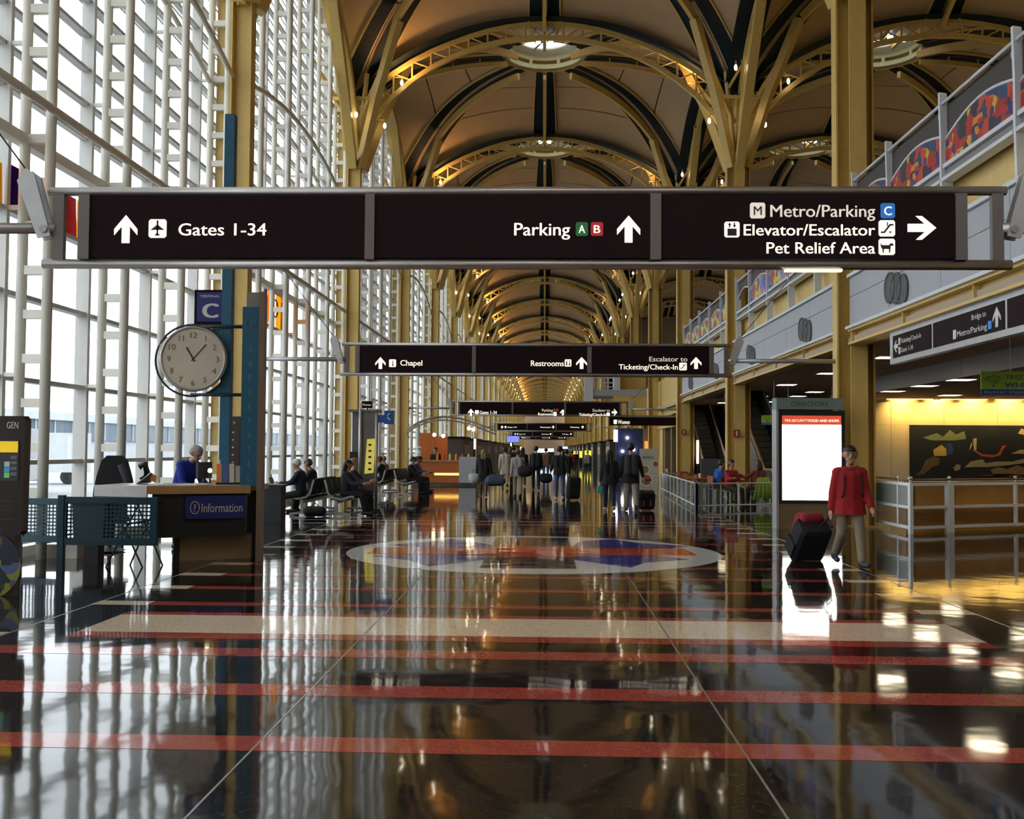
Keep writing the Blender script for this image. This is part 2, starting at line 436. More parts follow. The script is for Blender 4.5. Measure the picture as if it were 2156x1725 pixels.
pfull = [sector(q * math.pi / 4, (q + 1) * math.pi / 4, 0, 1).mesh('vault_panel', VAULT, True) for q in range(2)]
shell = MB()
for q in range(8):
    s_ = sector(q * math.pi / 4, (q + 1) * math.pi / 4, .02, 1, .14); shell.add(s_.v, s_.f)
shell = shell.mesh('roof_shell', VAULT)
def rib_pts(th, r0, r1, dz, n=14): return [((r0 + (r1 - r0) * i / n) * math.cos(th), (r0 + (r1 - r0) * i / n) * math.sin(th), hv(r0 + (r1 - r0) * i / n, 0) + dz) for i in range(n + 1)]
def band(th, r0, r1, n=22, wd=.36, off=.10):
    b = MB(); u = (-math.sin(th), math.cos(th))
    for sg in (-1, 1):
        vs, fs = [], []
        for i in range(n + 1):
            r = r0 + (r1 - r0) * i / n; k = wd * (.8 + .5 * i / n); x, y = r * math.cos(th), r * math.sin(th)
            for q in (off, off + k): X, Y = x + sg * u[0] * q, y + sg * u[1] * q; vs.append((X, Y, hv(X, Y) - .09))
        for i in range(n): a = 2 * i; fs.append((a, a + 1, a + 3, a + 2))
        b.add(vs, fs)
        b.bar([((r0 + (r1 - r0) * i / n) * math.cos(th) + sg * u[0] * (off + wd * (.8 + .5 * i / n)), (r0 + (r1 - r0) * i / n) * math.sin(th) + sg * u[1] * (off + wd * (.8 + .5 * i / n)), hv((r0 + (r1 - r0) * i / n), off + wd * (.8 + .5 * i / n)) - .08) for i in range(n + 1)], .05, .09, 1)
    return b
RDIAG = math.hypot(A, A)
r_ax = MB().bar(rib_pts(0, 1.6, A, -.36), .13, .20).mesh('rib', YEL)
r_dg = MB().bar(rib_pts(math.pi / 4, 1.6, 7.2, -.48), .15, .28).mesh('rib', YEL)
b_ax = band(0, 1.7, A).mesh('glazed_band', [BLUEDK, YEL2])
b_dg = band(math.pi / 4, 1.7, RDIAG - .2, wd=.5, off=.12).mesh('glazed_band', [BLUEDK, YEL2])
hang = MB()
for i in range(1, 5): r = 1.6 + i * 1.15; hang.box(r - .025, r + .025, -.025, .025, hv(r, 0) - .35, hv(r, 0))
hang = hang.mesh('rib_hanger', YEL2)
RINGM = mat('oculus_ring_cream', (.86, .77, .44), .5)
ring = MB()
ring.lathe([(1.70, .0), (1.70, .19), (1.56, .19), (1.56, .0), (1.70, .0)], 40, (0, 0, ZTOP)).lathe([(1.70, .36), (1.70, .55), (1.56, .55), (1.56, .36), (1.70, .36)], 40, (0, 0, ZTOP))
for i in range(8):
    q = 2 * math.pi * (i + .5) / 8; ring.cbox((1.6 * math.cos(q), 1.6 * math.sin(q), ZTOP + .275), (.10, .14, .2), q)
ring = ring.mesh('oculus_ring', RINGM)
drum = MB().lathe([(1.72, .50), (1.50, .55), (1.08, .64), (1.08, .70)], 32, (0, 0, ZTOP)).mesh('oculus_drum', mat('drum_white', (.80, .76, .62), .6), True)
casing = MB().lathe([(1.78, -.1), (1.78, .62), (1.12, .70), (1.12, .74)], 32, (0, 0, ZTOP)).mesh('oculus_casing', YEL2)
sky_g = MB().lathe([(1.08, .69), (.01, .74)], 24, (0, 0, ZTOP)).mesh('skylight_glass', GLASS)
skb = MB()
for i in range(2): q = i * math.pi / 2 + .4; skb.bar([(-1.07 * math.cos(q), -1.07 * math.sin(q), ZTOP + .67), (1.07 * math.cos(q), 1.07 * math.sin(q), ZTOP + .67)], .04, .06)
skb = skb.mesh('skylight_bar', BLK)
spotl = MB()
spotl.box(-.34, -.16, -2.25, -2.1, -.32, -.12).box(.16, .34, -2.25, -2.1, -.32, -.12)
spotl = spotl.mesh('ring_lamp', lamp_mat('ring_lamp_glow', (1, .97, .92), 9))
def bay(cx, cy, detail, sx=1.0, full=True):
    d = empty('dome_bay', (cx, cy, 0), parent=ce); d.scale = (sx, 1, 1)
    link('roof_shell', shell, d)
    for q in range(4):
        for h in range(2):
            if detail:
                for c in range(3): link('vault_panel', pm[h][c], d, rz=q * math.pi / 2)
            else: link('vault_panel', pfull[h], d, rz=q * math.pi / 2)
        link('rib', r_ax, d, rz=q * math.pi / 2); link('rib', r_dg, d, rz=q * math.pi / 2)
        link('glazed_band', b_ax, d, rz=q * math.pi / 2); link('glazed_band', b_dg, d, rz=q * math.pi / 2)
        if detail: link('rib_hanger', hang, d, rz=q * math.pi / 2)
    link('oculus_ring', ring, d); link('oculus_drum', drum, d); link('oculus_casing', casing, d); link('skylight_glass', sky_g, d); link('skylight_bar', skb, d)
    link('ring_lamp' + off((cx, cy - 2.2, ZTOP)), spotl, d, (0, 0, ZTOP - .02))
    return d
AX, ASX = 13.95, 1.048
for k in range(KMIN, KMAX):
    bay(XC, YK(k) + A, 1 <= k <= 4)
    if -1 <= k <= 7: bay(AX, YK(k) + A, 1 <= k <= 3, ASX)
# lattice arches
def truss(span=2 * A):
    b = MB(); n = 20; us = [-.985 + 1.97 * i / n for i in range(n + 1)]
    lo = [(u * A, 0, lc(u)) for u in us]
    hi = [(u * A, 0, max(lc(u) + .5, hv(u * A, A) - .28)) for u in us]
    hi[0] = (us[0] * A, 0, 13.9); hi[-1] = (us[-1] * A, 0, 13.9)
    b.bar(lo, .17, .15, up=(0, 1, 0)); b.bar(hi, .16, .12, up=(0, 1, 0))
    for i in range(1, n):
        b.tube([lo[i], hi[i]], .035, 6)
        j = i + (1 if i < n / 2 else -1)
        if abs(us[i]) < .93: b.tube([hi[i], lo[j]] if i % 1 == 0 else [lo[i], hi[j]], .028, 6)
    return b
tr = truss().mesh('lattice_arch', YEL2)
trb = MB()
vs, fs = [], []
for i in range(21):
    u = -1 + i / 10
    for y in (-.5, .5): vs.append((u * A, y, hv(u * A, A) - .06))
for i in range(20): fs.append((2 * i, 2 * i + 1, 2 * i + 3, 2 * i + 2))
trb = trb.add(vs, fs).mesh('arch_band', BLUEDK)
for k in range(KMIN, KMAX + 1):
    link('lattice_arch', tr, ce, (XC, YK(k), 0)); link('arch_band', trb, ce, (XC, YK(k), 0))
    if k <= 8:
        link('lattice_arch', tr, ce, (AX, YK(k), 0), scale=(ASX, 1, 1)); link('arch_band', trb, ce, (AX, YK(k), 0), scale=(ASX, 1, 1))
    if k < KMAX:
        link('lattice_arch', tr, ce, (XR, YK(k) + A, 0), math.pi / 2); link('arch_band', trb, ce, (XR, YK(k) + A, 0), math.pi / 2)
# solid arch plates along the window wall, with lunette above
wa = MB().bar([(0, u * A, lc(u) + .15) for u in [-.985 + 1.97 * i / 20 for i in range(21)]], .34, .55, up=(1, 0, 0)).mesh('wall_arch', YEL)
lun = MB(); vs = []; fs = []
for i in range(21):
    y = -A + 2 * A * i / 20; vs += [(0, y, hv(A, y) - .02), (0, y, 17.4)]
for i in range(20): fs.append((2 * i, 2 * i + 1, 2 * i + 3, 2 * i + 2))
lun = lun.add(vs, fs).mesh('lunette', VAULT)
for k in range(KMIN, KMAX):
    link('wall_arch', wa, ce, (XL, YK(k) + A, 0)); link('lunette', lun, ce, (XL, YK(k) + A, 0))

# ---------------------------------------------------------------- branching columns
def flange_col(z0, z1):
    b = MB()
    b.box(-.38, .38, -.015, .015, z0, z1, 1).box(-.015, .015, -.38, .38, z0, z1, 1)
    for sx, sy in ((1, 0), (-1, 0), (0, 1), (0, -1)):
        cx, cy = sx * .39, sy * .39
        b.cbox((cx, cy, (z0 + z1) / 2), (.04 if sx else .36, .36 if sx else .04, z1 - z0))
    return b
shaft = flange_col(0, 11.75).mesh('shaft', [YEL, YEL2])
shaft_l = MB().box(-.2, .2, -.015, .015, 0, 11.75, 1).box(-.235, -.195, -.18, .18, 0, 11.75).box(.195, .235, -.18, .18, 0, 11.75).mesh('shaft', [YEL, YEL2])
bplate = MB().box(-.43, .43, -.43, .43, 0, .04).mesh('base_plate', YEL2)
bplate_l = MB().box(-.255, .27, -.2, .2, 0, .04).mesh('base_plate', YEL2)
def strut(th, t_end, z_end, w=.26, h=.30, z0=11.6):
    ca, sa = math.cos(th), math.sin(th)
    return MB().bar([(.36 * ca, .36 * sa, z0), (t_end * .5 * ca, t_end * .5 * sa, z0 + (z_end - z0) * .49), (t_end * ca, t_end * sa, z_end)], w, h)
q4 = 9.70 * .257
sd = [strut(math.pi / 4 + i * math.pi / 2, q4, hv(7.2, 0) - .5).mesh('strut', YEL) for i in range(4)]
sa_ = [strut(i * math.pi / 2, 4.2, lc(1 - 4.2 / A) + .2, .30, .34).mesh('strut', YEL) for i in (1, 3)]
core = MB()
for i in range(4):
    th = math.pi / 4 + i * math.pi / 2; ca, sn = math.cos(th), math.sin(th)
    core.bar([(.1 * ca, .1 * sn, 11.6), (.7 * ca, .7 * sn, 14.9)], .12, .12)
    core.bar([(.2 * ca, .2 * sn, 13.2), (1.9 * ca, 1.9 * sn, 15.2)], .10, .16)
core.tube([(0, 0, 11.6), (0, 0, 14.4)], .14, 8)
for i in range(4): q = i * math.pi / 2; core.bar([(1.15 * math.cos(q + .785), 1.15 * math.sin(q + .785), 13.9), (1.15 * math.cos(q + 2.356), 1.15 * math.sin(q + 2.356), 13.9)], .07, .12)
core = core.mesh('inner_branch', YEL2)
arms_ = []
for i in range(8):
    th = math.pi / 8 + i * math.pi / 4 + (.18 if i % 2 else -.18); r, z = (1.75, 14.7) if i % 2 else (1.05, 13.35)
    arms_.append((r * math.cos(th), r * math.sin(th), z))
arm_me = [MB().tube([(p[0] * .35, p[1] * .35, p[2] + .12), (p[0], p[1], p[2] + .12), (p[0], p[1], p[2])], .025, 6).mesh('lamp_arm', YEL2) for p in arms_]
bulb = MB().ball((0, 0, 0), (.055, .055, .105), 10).mesh('lamp', BULB, True)
def tree(x, y, label, group, side=0, lamps=True, glow=0):
    c = tag(empty('tree_column', (x, y, 0)), label, 'column', group); c['kind'] = 'thing'
    link('shaft', shaft_l if side == -1 else shaft, c); link('base_plate', bplate_l if side == -1 else bplate, c)
    for i, me in enumerate(sd):
        if side == -1 and i in (1, 2): continue
        link('strut', me, c)
    for me in sa_: link('strut', me, c)
    link('inner_branch', core, c)
    if lamps:
        for p, me in zip(arms_, arm_me):
            if side == -1 and p[0] < -.3: continue
            a = link('lamp_arm', me, c); link('lamp' + off((x + p[0], y + p[1], p[2])), bulb, a, (p[0], p[1], p[2] - .1))
    if glow:      # the upward light of one of the lamps on this column's arms
        q = min(arms_, key=lambda p: (p[0] if side == 0 else -p[0]) + .3 * p[1] - .2 * p[2])
        lp = (x + q[0] * 1.06, y + q[1] * 1.06, q[2] + .06)
        lo = light('tree_lamp_light' + off(lp), 'SPOT', lp, glow * .44, (1, .55, .22), .25, (180, 0, 0), None, 172)
    return c
for k in range(KMIN, KMAX + 1):
    lab = {1: 'yellow cruciform column behind the clock post at the information desk', 2: 'yellow branching column beside the telephone kiosk along the window wall'}.get(k, 'yellow branching steel column standing along the white window wall')
    tree(XL + .1, YK(k), lab, 'columns along the window wall', -1, k >= 1, 230)
    lab = {1: 'tall yellow column behind the bright directory board', 2: 'yellow branching column by the cafe tables with red alarm box'}.get(k, 'yellow branching steel column along the balcony and shop fronts')
    tree(XR, YK(k), lab, 'columns along the balcony side', 0, k >= 1, 230)
    if 0 <= k <= 8: tree(21.12, YK(k), 'yellow branching column standing on the upper level behind the balcony', 'columns of the upper level', 0, False, 0)

# ---------------------------------------------------------------- balcony side: upper level, fascia, railing
wr = struct(empty('wall_right'))
CEILT = mat('soffit_board', (.50, .38, .28), .7, var=.05)
LOWC = mat('soffit_grey', (.40, .38, .36), .6)
KB = 3                                     # the balcony runs as far as column 3
EX0, EX1, EX2 = 7.36, 8.70, 10.62          # stair wells left open for the escalators
for x0, x1, y0, y1 in ((6.92, 22, -18, 42.2), (6.92, EX0, 42.2, 46.6), (EX1, 22, 42.2, 46.6), (6.92, 22, 46.6, YK(KB))): MB().box(x0, x1, y0, y1, 5.45, 6.28).obj('upper_floor_slab', YEL, wr)
for x0, x1, y0, y1, z in ((6.6, 10.4, -18, 38.3, 3.95), (10.4, 22, -18, 38.3, 3.51), (6.6, 22, 38.3, 40.4, 3.95), (6.6, EX0, 40.4, 46.6, 3.95), (EX1, 22, 40.4, 46.6, 3.95), (6.6, 22, 46.6, 53.6, 3.95), (6.6, EX0, 53.6, 62, 3.95), (EX2, 22, 53.6, 62, 3.95)): MB().box(x0, x1, y0, y1, z, z + .15).obj('soffit', CEILT, wr)
for y0, y1 in ((-4, 6), (6, 16), (16, 26.2), (26.2, 38)): MB().box(10.36, 10.42, y0 + .01, y1 - .01, 3.49, 3.96).obj('soffit_edge_panel', LOWC, wr)
discm = mat('nozzle_grey', (.10, .10, .10), .6, var=.5, scale=5)
noz = MB()
for i, (dy, dz) in enumerate(((-.34, -.06), (0, .02), (.34, .08))):
    noz.lathe([(.30, .0), (.30, -.03), (.27, -.035), (.24, -.012), (.10, -.02), (.001, -.022)], 20, (0, dy, dz), axis='x')
noz = noz.mesh('air_nozzle', discm)
beam_me = MB().box(6.52, 6.88, .4, PB - .4, 3.92, 3.97).box(6.68, 6.73, .4, PB - .4, 3.97, 4.22).box(6.52, 6.88, .4, PB - .4, 4.20, 4.25)
for i in range(5): beam_me.box(6.55, 6.86, .5 + i * 3.16, .53 + i * 3.16, 3.97, 4.2)
beam_me = beam_me.mesh('yellow_beam', YEL)
trim_lo = MB().box(6.46, 6.75, .4, PB - .4, 4.25, 4.31).mesh('white_ledge', WHT2)
trim_hi = MB().box(6.5, 6.95, .4, PB - .4, 5.37, 5.44).mesh('white_ledge', WHT2)
pan_me = [MB().box(6.56, 6.62, .008, (PB - .8) / 5 - .008, z0 + .006, z1 - .006).mesh('fascia_panel', GREYP) for z0, z1 in ((4.31, 4.95), (4.95, 5.37))]
pan_bk = MB().box(6.60, 6.66, .4, PB - .4, 4.3, 5.4).mesh('fascia_backing', GREYP)
post = MB()
prof = [(6.62, 5.50), (6.78, 5.50), (6.80, 6.3), (6.78, 6.9), (6.70, 7.64), (6.58, 7.66), (6.60, 6.9), (6.60, 6.3)]
post.prism(prof, 'y', -.035, .035)
post = post.mesh('railing_post', WHT2)
knob = MB().cbox((6.7, .08, 5.95), (.09, .12, .14)).cbox((6.7, .08, 6.75), (.08, .1, .1)).cbox((6.66, .08, 7.3), (.08, .1, .1)).mesh('post_clamp', STEELM)
ART = [stained('rail_art_warm', 5.2, ['B4140E', 'D8800E', '16266A', 'D0AA16', 'A01012', '1E3A60', 'C43A0A', '14200A', 'B01410', '1C1034']),
       stained('rail_art_cool', 4.0, ['2050A0', 'D8A0B0', 'C05030', '5A70B0', 'D8C040', '8090C0', 'B04040']),
       stained('rail_art_green', 4.0, ['20803A', 'E0C020', 'D05018', '1C60A0', 'C82018', 'D8D040'])]
INF = mat('rail_infill_mesh', (.045, .036, .03), .6)
Lp = 2.744
def rail_section(first):
    b = {}
    a0, a1 = .05, Lp - .05
    arc = [(6.68, a0 + (a1 - a0) * i / 10, 6.42 + .80 * math.sin(math.pi * .5 * (1 - i / 10)) ** .8) for i in range(11)]
    arc = [(p[0], p[1], 6.86 + .07 * (1 - i / 10) + .22 * math.sin(math.pi * i / 10)) for i, p in enumerate(arc)]
    b['top_rail'] = (MB().tube([(6.63, a0, 7.46), (6.63, a1, 7.46)], .032, 8).mesh('top_rail', WHT2, True))
    b['handrail'] = (MB().tube([(6.88, a0, 7.32), (6.88, a1, 7.32)], .03, 8).mesh('handrail', STEEL, True))
    b['curved_rail'] = (MB().tube(arc, .026, 8).mesh('curved_rail', WHT2, True))
    b['bottom_rail'] = (MB().box(6.62, 6.74, a0, a1, 6.36, 6.43).box(6.60, 6.80, a0, a1, 6.14, 6.2).mesh('bottom_rail', WHT2))
    b['kick_panel'] = (MB().box(6.68, 6.70, a0, a1, 6.2, 6.36).mesh('kick_panel', mat('kick_grey', (.22, .21, .2), .5)))
    poly = [(p[1], p[2] - .02) for p in arc] + [(a1, 6.43), (a0, 6.43)]
    b['art_panel'] = [MB().prism(poly, 'x', 6.675, 6.69).mesh('art_panel', m) for m in ART]
    b['mesh_infill'] = MB().prism([(p[1], p[2] + .02) for p in arc] + [(a1, 7.44), (a0, 7.44)], 'x', 6.70, 6.71).mesh('mesh_infill', INF)
    return b
RS = rail_section(True)
for k in range(-1, KB):
    rl = None if k < 0 else tag(empty('balcony_railing', (0, YK(k), 0)), {0: 'white balcony railing with red, blue and yellow art panels above the person in red', 1: 'white balcony railing with pale pink and blue art panels past the tall column', 2: 'white balcony railing with green, red and blue art panels by the escalators'}.get(k, 'white balcony railing on the upper level behind the viewer'), 'railing', 'balcony railings')
    if rl:
        for j in range(6):
            if j not in (0, 5): link('railing_post', post, rl, (0, j * Lp, 0)); link('post_clamp', knob, rl, (0, j * Lp, 0))
        link('railing_post', post, rl, (0, .5, 0)); link('railing_post', post, rl, (0, PB - .5, 0))
        for j in range(5):
            for nm in ('top_rail', 'handrail', 'bottom_rail', 'kick_panel', 'mesh_infill', 'curved_rail'): link(nm, RS[nm], rl, (0, j * Lp + (.43 if j == 0 else 0), 0), scale=(1, (Lp - .43) / Lp if j in (0, 4) else 1, 1))
            if not (k == 1 and j in (0, 4)): link('art_panel', RS['art_panel'][max(0, k) % 3], rl, (0, j * Lp + (.43 if j == 0 else 0), 0), scale=(1, (Lp - .43) / Lp if j in (0, 4) else 1, 1))
    link('yellow_beam', beam_me, wr, (0, YK(k), 0)); link('white_ledge', trim_lo, wr, (0, YK(k), 0)); link('white_ledge', trim_hi, wr, (0, YK(k), 0))
    link('fascia_backing', pan_bk, wr, (0, YK(k), 0))
    for j in range(5):
        for me in pan_me: link('fascia_panel', me, wr, (0, YK(k) + .4 + j * (PB - .8) / 5, 0))
    for dy in (3.4, 10.3): tag(link('air_nozzle_cluster', noz, None, (6.55, YK(k) + dy, 4.66)), 'three overlapping round air nozzles set in the grey balcony fascia', 'air nozzle', 'air nozzles along the fascia')['kind'] = 'thing'
# back wall of the upper level and the end of the balcony
MB().box(23.0, 23.3, -20, YK(8), -.1, 18).obj('upper_back_wall', mat('back_wall', (.30, .20, .12), .8), wr)
# ground floor under the balcony
WALLP = mat('wall_panel_cream', (.66, .52, .34), .55, var=.04)
wall_y = 38.0
MB().box(10.6, 22, wall_y + .05, wall_y + .3, 0, 3.98).obj('mural_wall_backing', WALLP, wr)
for r_ in range(6):
    z0, z1 = (.1 + r_ * .5, .59 + r_ * .5) if r_ < 5 else (2.6, 3.5)
    for c in range(6):
        x0 = 10.6 + c * 1.9
        if r_ == 5: MB().box(x0 + .006, x0 + 1.894, wall_y, wall_y + .06, 2.606, 3.44).obj('wall_panel', WALLP, wr)
        else: MB().box(x0 + .006, x0 + 1.894, wall_y, wall_y + .06, z0, z1 - .006 + .016).obj('wall_panel', WALLP, wr)
MB().box(10.6, 22, wall_y - .12, wall_y + .02, 3.42, 3.51).obj('wall_cornice', WALLP, wr)
for i in range(6): light('wall_washer' + off((12.9 + i * 1.25, wall_y - .62, 3.44)), 'SPOT', (12.9 + i * 1.25, wall_y - .62, 3.44), 95, (1, .72, .20), .04, (62, 0, 0), None, 120)
wash_me = MB().box(-.8, .8, -.06, .06, -.03, 0).mesh('wall_washer_lamp', lamp_mat('washer_glow', (1, .8, .4), 1.2))
for i in range(4): tag(link('wall_washer_lamp' + off((12.9 + i * 1.9 - .6, wall_y - .8, 3.51)), wash_me, None, (12.9 + i * 1.9, wall_y - .8, 3.51)), 'slim wall washer lamp in the ceiling above the mural', 'lamp', 'wall washers above the mural')['kind'] = 'thing'
MB().box(22.6, 22.9, -18, 62, 0, 3.7).obj('ground_side_wall', WALLP, wr)
MB().box(11.0, 22.6, 61, 61.3, 0, 4.0).obj('ground_end_wall', MATS['back_wall'], wr)
MB().box(6.9, 11.0, 61, 61.3, 0, 4.0).obj('ground_end_wall', MATS['back_wall'], wr)
# ceiling downlights
dl = MB().box(-.30, .30, -.30, .30, -.012, .0).mesh('diffuser', lamp_mat('downlight_glow', (1, .84, .56), 13))
df = MB().box(-.33, -.30, -.33, .33, -.02, 0).box(.30, .33, -.33, .33, -.02, 0).box(-.30, .30, -.33, -.30, -.02, 0).box(-.30, .30, .30, .33, -.02, 0).mesh('rim', WHT2)
pts = [(8.42, y, 3.95) for y in (9.5, 14.9, 20.3, 25.74, 31.1, 36.5)] + [(10.75, y, 3.51) for y in (16.8, 19.4, 22, 24.6, 27.2, 29.8, 32.5)] + [(13.3, y, 3.51) for y in (19.4, 24.5, 29.5, 34.6)] + [(16.3, y, 3.51) for y in (24, 29.5, 34.6)] + [(10.5, 40.85, 3.95), (10.63, 44.07, 3.95), (9.06, 44.23, 3.95), (10.21, 50.5, 3.95), (8.66, 50.5, 3.95), (10.62, 49.2, 3.95)]
for p in pts:
    e = tag(empty('downlight' + off(p), p), 'square downlight in the higher soffit just behind the balcony beam' if p[2] > 3.9 else ('square downlight in the lower ceiling along the grey soffit edge' if p[0] < 11 else 'square downlight in the lower ceiling in front of the mural'), 'downlight', 'downlights under the balcony')
    link('diffuser', dl, e); link('rim', df, e)
# shop side beyond the balcony
DIMY = YEL
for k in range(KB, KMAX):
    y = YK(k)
    MB().box(6.9, 7.2, y, y + PB, 3.6, 5.8 if k < 8 else 14.0).obj('upper_shop_wall', DIMY, wr)
    MB().box(6.95, 7.2, y + .4, y + 3.2, 0, 3.6).obj('pier_wall', DIMY, wr)
    MB().box(6.95, 7.2, y + PB - 2.4, y + PB - .4, 0, 3.6).obj('pier_wall', DIMY, wr)
    MB().box(6.85, 6.95, y + .4, y + PB - .4, 2.9, 3.05).obj('shop_transom', YEL, wr)
    MB().box(7.6, 7.7, y + 3.2, y + PB - 2.4, 0, 3.6).obj('opening_shade_panel', mat('painted_opening_shade', (.012, .010, .010), .15), wr)  # near-black panel: shade of the open shop interior painted as colour
    for j in range(4): MB().box(6.9, 6.96, y + .4 + j * 3.2, y + .5 + j * 3.2, 0, 3.6).obj('shop_mullion', DIMY, wr)
MB().box(7.2, 23, YK(8) - .2, YK(8), 0, 18.5).obj('aisle_end_wall', MATS['back_wall'], wr)
for x0, x1, y0, y1 in ((7.2, 23, YK(KB), 55.2), (7.2, EX0, 55.2, 60), (EX2, 23, 55.2, 60), (7.2, 23, 60, YK(8))): MB().box(x0, x1, y0, y1, 5.5, 5.8).obj('upper_floor_slab', LOWC, wr)
# side of the first dark bay (between columns 3 and 4, facing the viewer)
MB().box(6.9, 12, 62, 62.2, 4.0, 6.3).obj('balcony_end_wall', YEL, wr)
# ends of the hall
we = struct(MB().box(-9, 23, 344, 344.5, 0, 20).obj('wall_end', MATS['back_wall']))
wb = struct(MB().box(-9, 23.3, -20.5, -20, 0, 20).obj('wall_back', mat('back_end_wall', (.35, .26, .16), .8)))
# ---------------------------------------------------------------- outside
struct(MB().box(-400, -8.06, -150, 500, -1.2, -.6).obj('ground', mat('apron_concrete', (.36, .37, .38), .8)))
bld = empty('terminal_building', (-75, 40, -.6), 0, 'pale blue grey terminal building with window bands across the apron', 'building')
MB().box(-12, 0, -30, 320, 0, 3.2).obj('lower_wall', mat('outside_white', (.55, .58, .62), .6), bld)
MB().box(-12, .4, -30, 320, 3.2, 6.2).obj('window_band', mat('outside_glass', (.10, .15, .21), .3), bld)
MB().box(-13, 1.0, -31, 321, 6.2, 7.4).obj('roof_edge', MATS['outside_white'], bld)
MB().box(-11, -3, 20, 80, 7.4, 10).obj('roof_box', mat('outside_grey', (.42, .45, .5), .6), bld)
mm = MB().box(.35, .55, -.15, .15, 3.2, 6.2).mesh('window_post', MATS['outside_white'])
for i in range(56): link('window_post', mm, bld, (0, -28 + i * 6, 0))
def truck(x, y, rz, lab):
    t = empty('service_truck', (x, y, -.6), rz, lab, 'truck', 'service trucks on the apron')
    MB().box(-1.1, 1.1, -3.2, 1.6, .7, 3.0).obj('cargo_box', mat('truck_white', (.66, .68, .70), .5), t)
    MB().prism([(1.7, .6), (3.3, .6), (3.3, 1.5), (2.7, 2.4), (1.7, 2.4)], 'x', -1.05, 1.05).obj('cab', MATS['truck_white'], t)
    MB().prism([(2.85, 1.5), (3.28, 1.52), (2.72, 2.36), (2.4, 2.36)], 'x', -1.07, 1.07).obj('windscreen', MATS['outside_glass'], t)
    for sx in (-1, 1):
        for yy in (-2, 2.5): MB().lathe([(.01, -.12), (.45, -.12), (.45, .12), (.01, .12)], 14, (sx * .95, yy, .45), axis='x').obj('wheel', BLK, t)
truck(-24, 46, .3, 'white service truck with box body parked on the apron'); truck(-30, 60, 2.0, 'white service truck with box body parked on the apron'); truck(-21, 33, 1.2, 'white service truck with box body parked on the apron')

# ================================================================== SIGNS
ICON = mat('icon_glow', (1, .90, .72), .5, emit=.95)
GRN = mat('icon_green', (.02, .16, .04), .5, emit=.25); RED_ = mat('icon_red', (.45, .02, .03), .5, emit=.35); CBL = mat('icon_blue', (.02, .16, .52), .5, emit=.45)
def rbox(b, x0, x1, y, z0, z1, t, mi=0):
    b.box(x0, x1, y - t, y, z0, z1, mi); return b
def arrow(parent, px0, px1, py0, py1, Y, way, m, name='arrow'):
    a, c = atY(px0, py1, Y), atY(px1, py0, Y); x0, x1, z0, z1 = a.x, c.x, a.z, c.z
    up = [(0, -.5), (0, -.5)]
    w = .17
    pts = [(.5, 1), (1, .5), (1, .28), (.5 + w, .60), (.5 + w, 0), (.5 - w, 0), (.5 - w, .60), (0, .28), (0, .5)]
    if way == 'right': pts = [(v, u) for u, v in pts][::-1]
    if way == 'left': pts = [(1 - v, u) for u, v in pts]
    return MB().prism([(x0 + u * (x1 - x0), z0 + v * (z1 - z0)) for u, v in pts], 'y', Y - .004, Y + .002).obj(name, m, parent)
def words(parent, txt, px0, px1, pbase, ptop, Y, m, bold=.012):
    a, c = atY(px0, pbase, Y), atY(px1, ptop, Y)
    return text(txt, 'lettering', m, parent, (a.x, c.x, a.z, c.z, Y), bold=bold)
def icon(parent, px0, px1, py0, py1, Y, m=None, sym=None, letter=None, lm=None):
    a, c = atY(px0, py1, Y), atY(px1, py0, Y); x0, x1, z0, z1 = a.x, c.x, a.z, c.z; wd, ht = x1 - x0, z1 - z0
    ch = .1
    o = MB().prism([(x0 + ch * wd, z0), (x1 - ch * wd, z0), (x1, z0 + ch * ht), (x1, z1 - ch * ht), (x1 - ch * wd, z1), (x0 + ch * wd, z1), (x0, z1 - ch * ht), (x0, z0 + ch * ht)], 'y', Y - .005, Y + .002).obj('pictogram', m or ICON, parent)
    if letter:
        text(letter, 'pictogram_letter', lm or ICON, o, (x0 + .24 * wd, x1 - .24 * wd, z0 + .2 * ht, z1 - .2 * ht, Y - .006), bold=.01)
    for poly in (sym or []):
        MB().prism([(x0 + u * wd, z0 + v * ht) for u, v in poly], 'y', Y - .0085, Y - .004).obj('pictogram_symbol', BLK, o)
    return o
PLANE = [[(.46, .12), (.54, .12), (.55, .9), (.5, .96), (.45, .9)], [(.1, .42), (.9, .42), (.55, .68), (.45, .68)], [(.34, .12), (.66, .12), (.54, .24), (.46, .24)]]
ELEV = [[(.2, .1), (.8, .1), (.8, .55), (.2, .55)], [(.3, .62), (.38, .62), (.38, .78), (.46, .78), (.34, .94), (.22, .78), (.3, .78)], [(.62, .94), (.7, .94), (.7, .78), (.78, .78), (.66, .62), (.54, .78), (.62, .78)]]
ESCA = [[(.12, .2), (.36, .2), (.72, .66), (.9, .66), (.9, .76), (.66, .76), (.3, .3), (.12, .3)], [(.5, .62), (.56, .62), (.56, .88), (.5, .88)], [(.6, .3), (.8, .3), (.7, .18)]]
DOG = [[(.2, .36), (.72, .36), (.72, .56), (.9, .56), (.9, .66), (.74, .74), (.62, .6), (.2, .6), (.1, .72), (.12, .52)], [(.22, .14), (.3, .14), (.3, .4), (.22, .4)], [(.62, .14), (.7, .14), (.7, .4), (.62, .4)]]
MEN2 = [[(.18, .15), (.38, .15), (.38, .7), (.18, .7)], [(.6, .15), (.84, .15), (.76, .7), (.68, .7)], [(.22, .76), (.34, .76), (.34, .9), (.22, .9)], [(.66, .76), (.78, .76), (.78, .9), (.66, .9)]]
KNEEL = [[(.4, .15), (.7, .15), (.6, .35), (.6, .62), (.42, .62), (.5, .35)], [(.46, .68), (.6, .68), (.6, .84), (.46, .84)]]
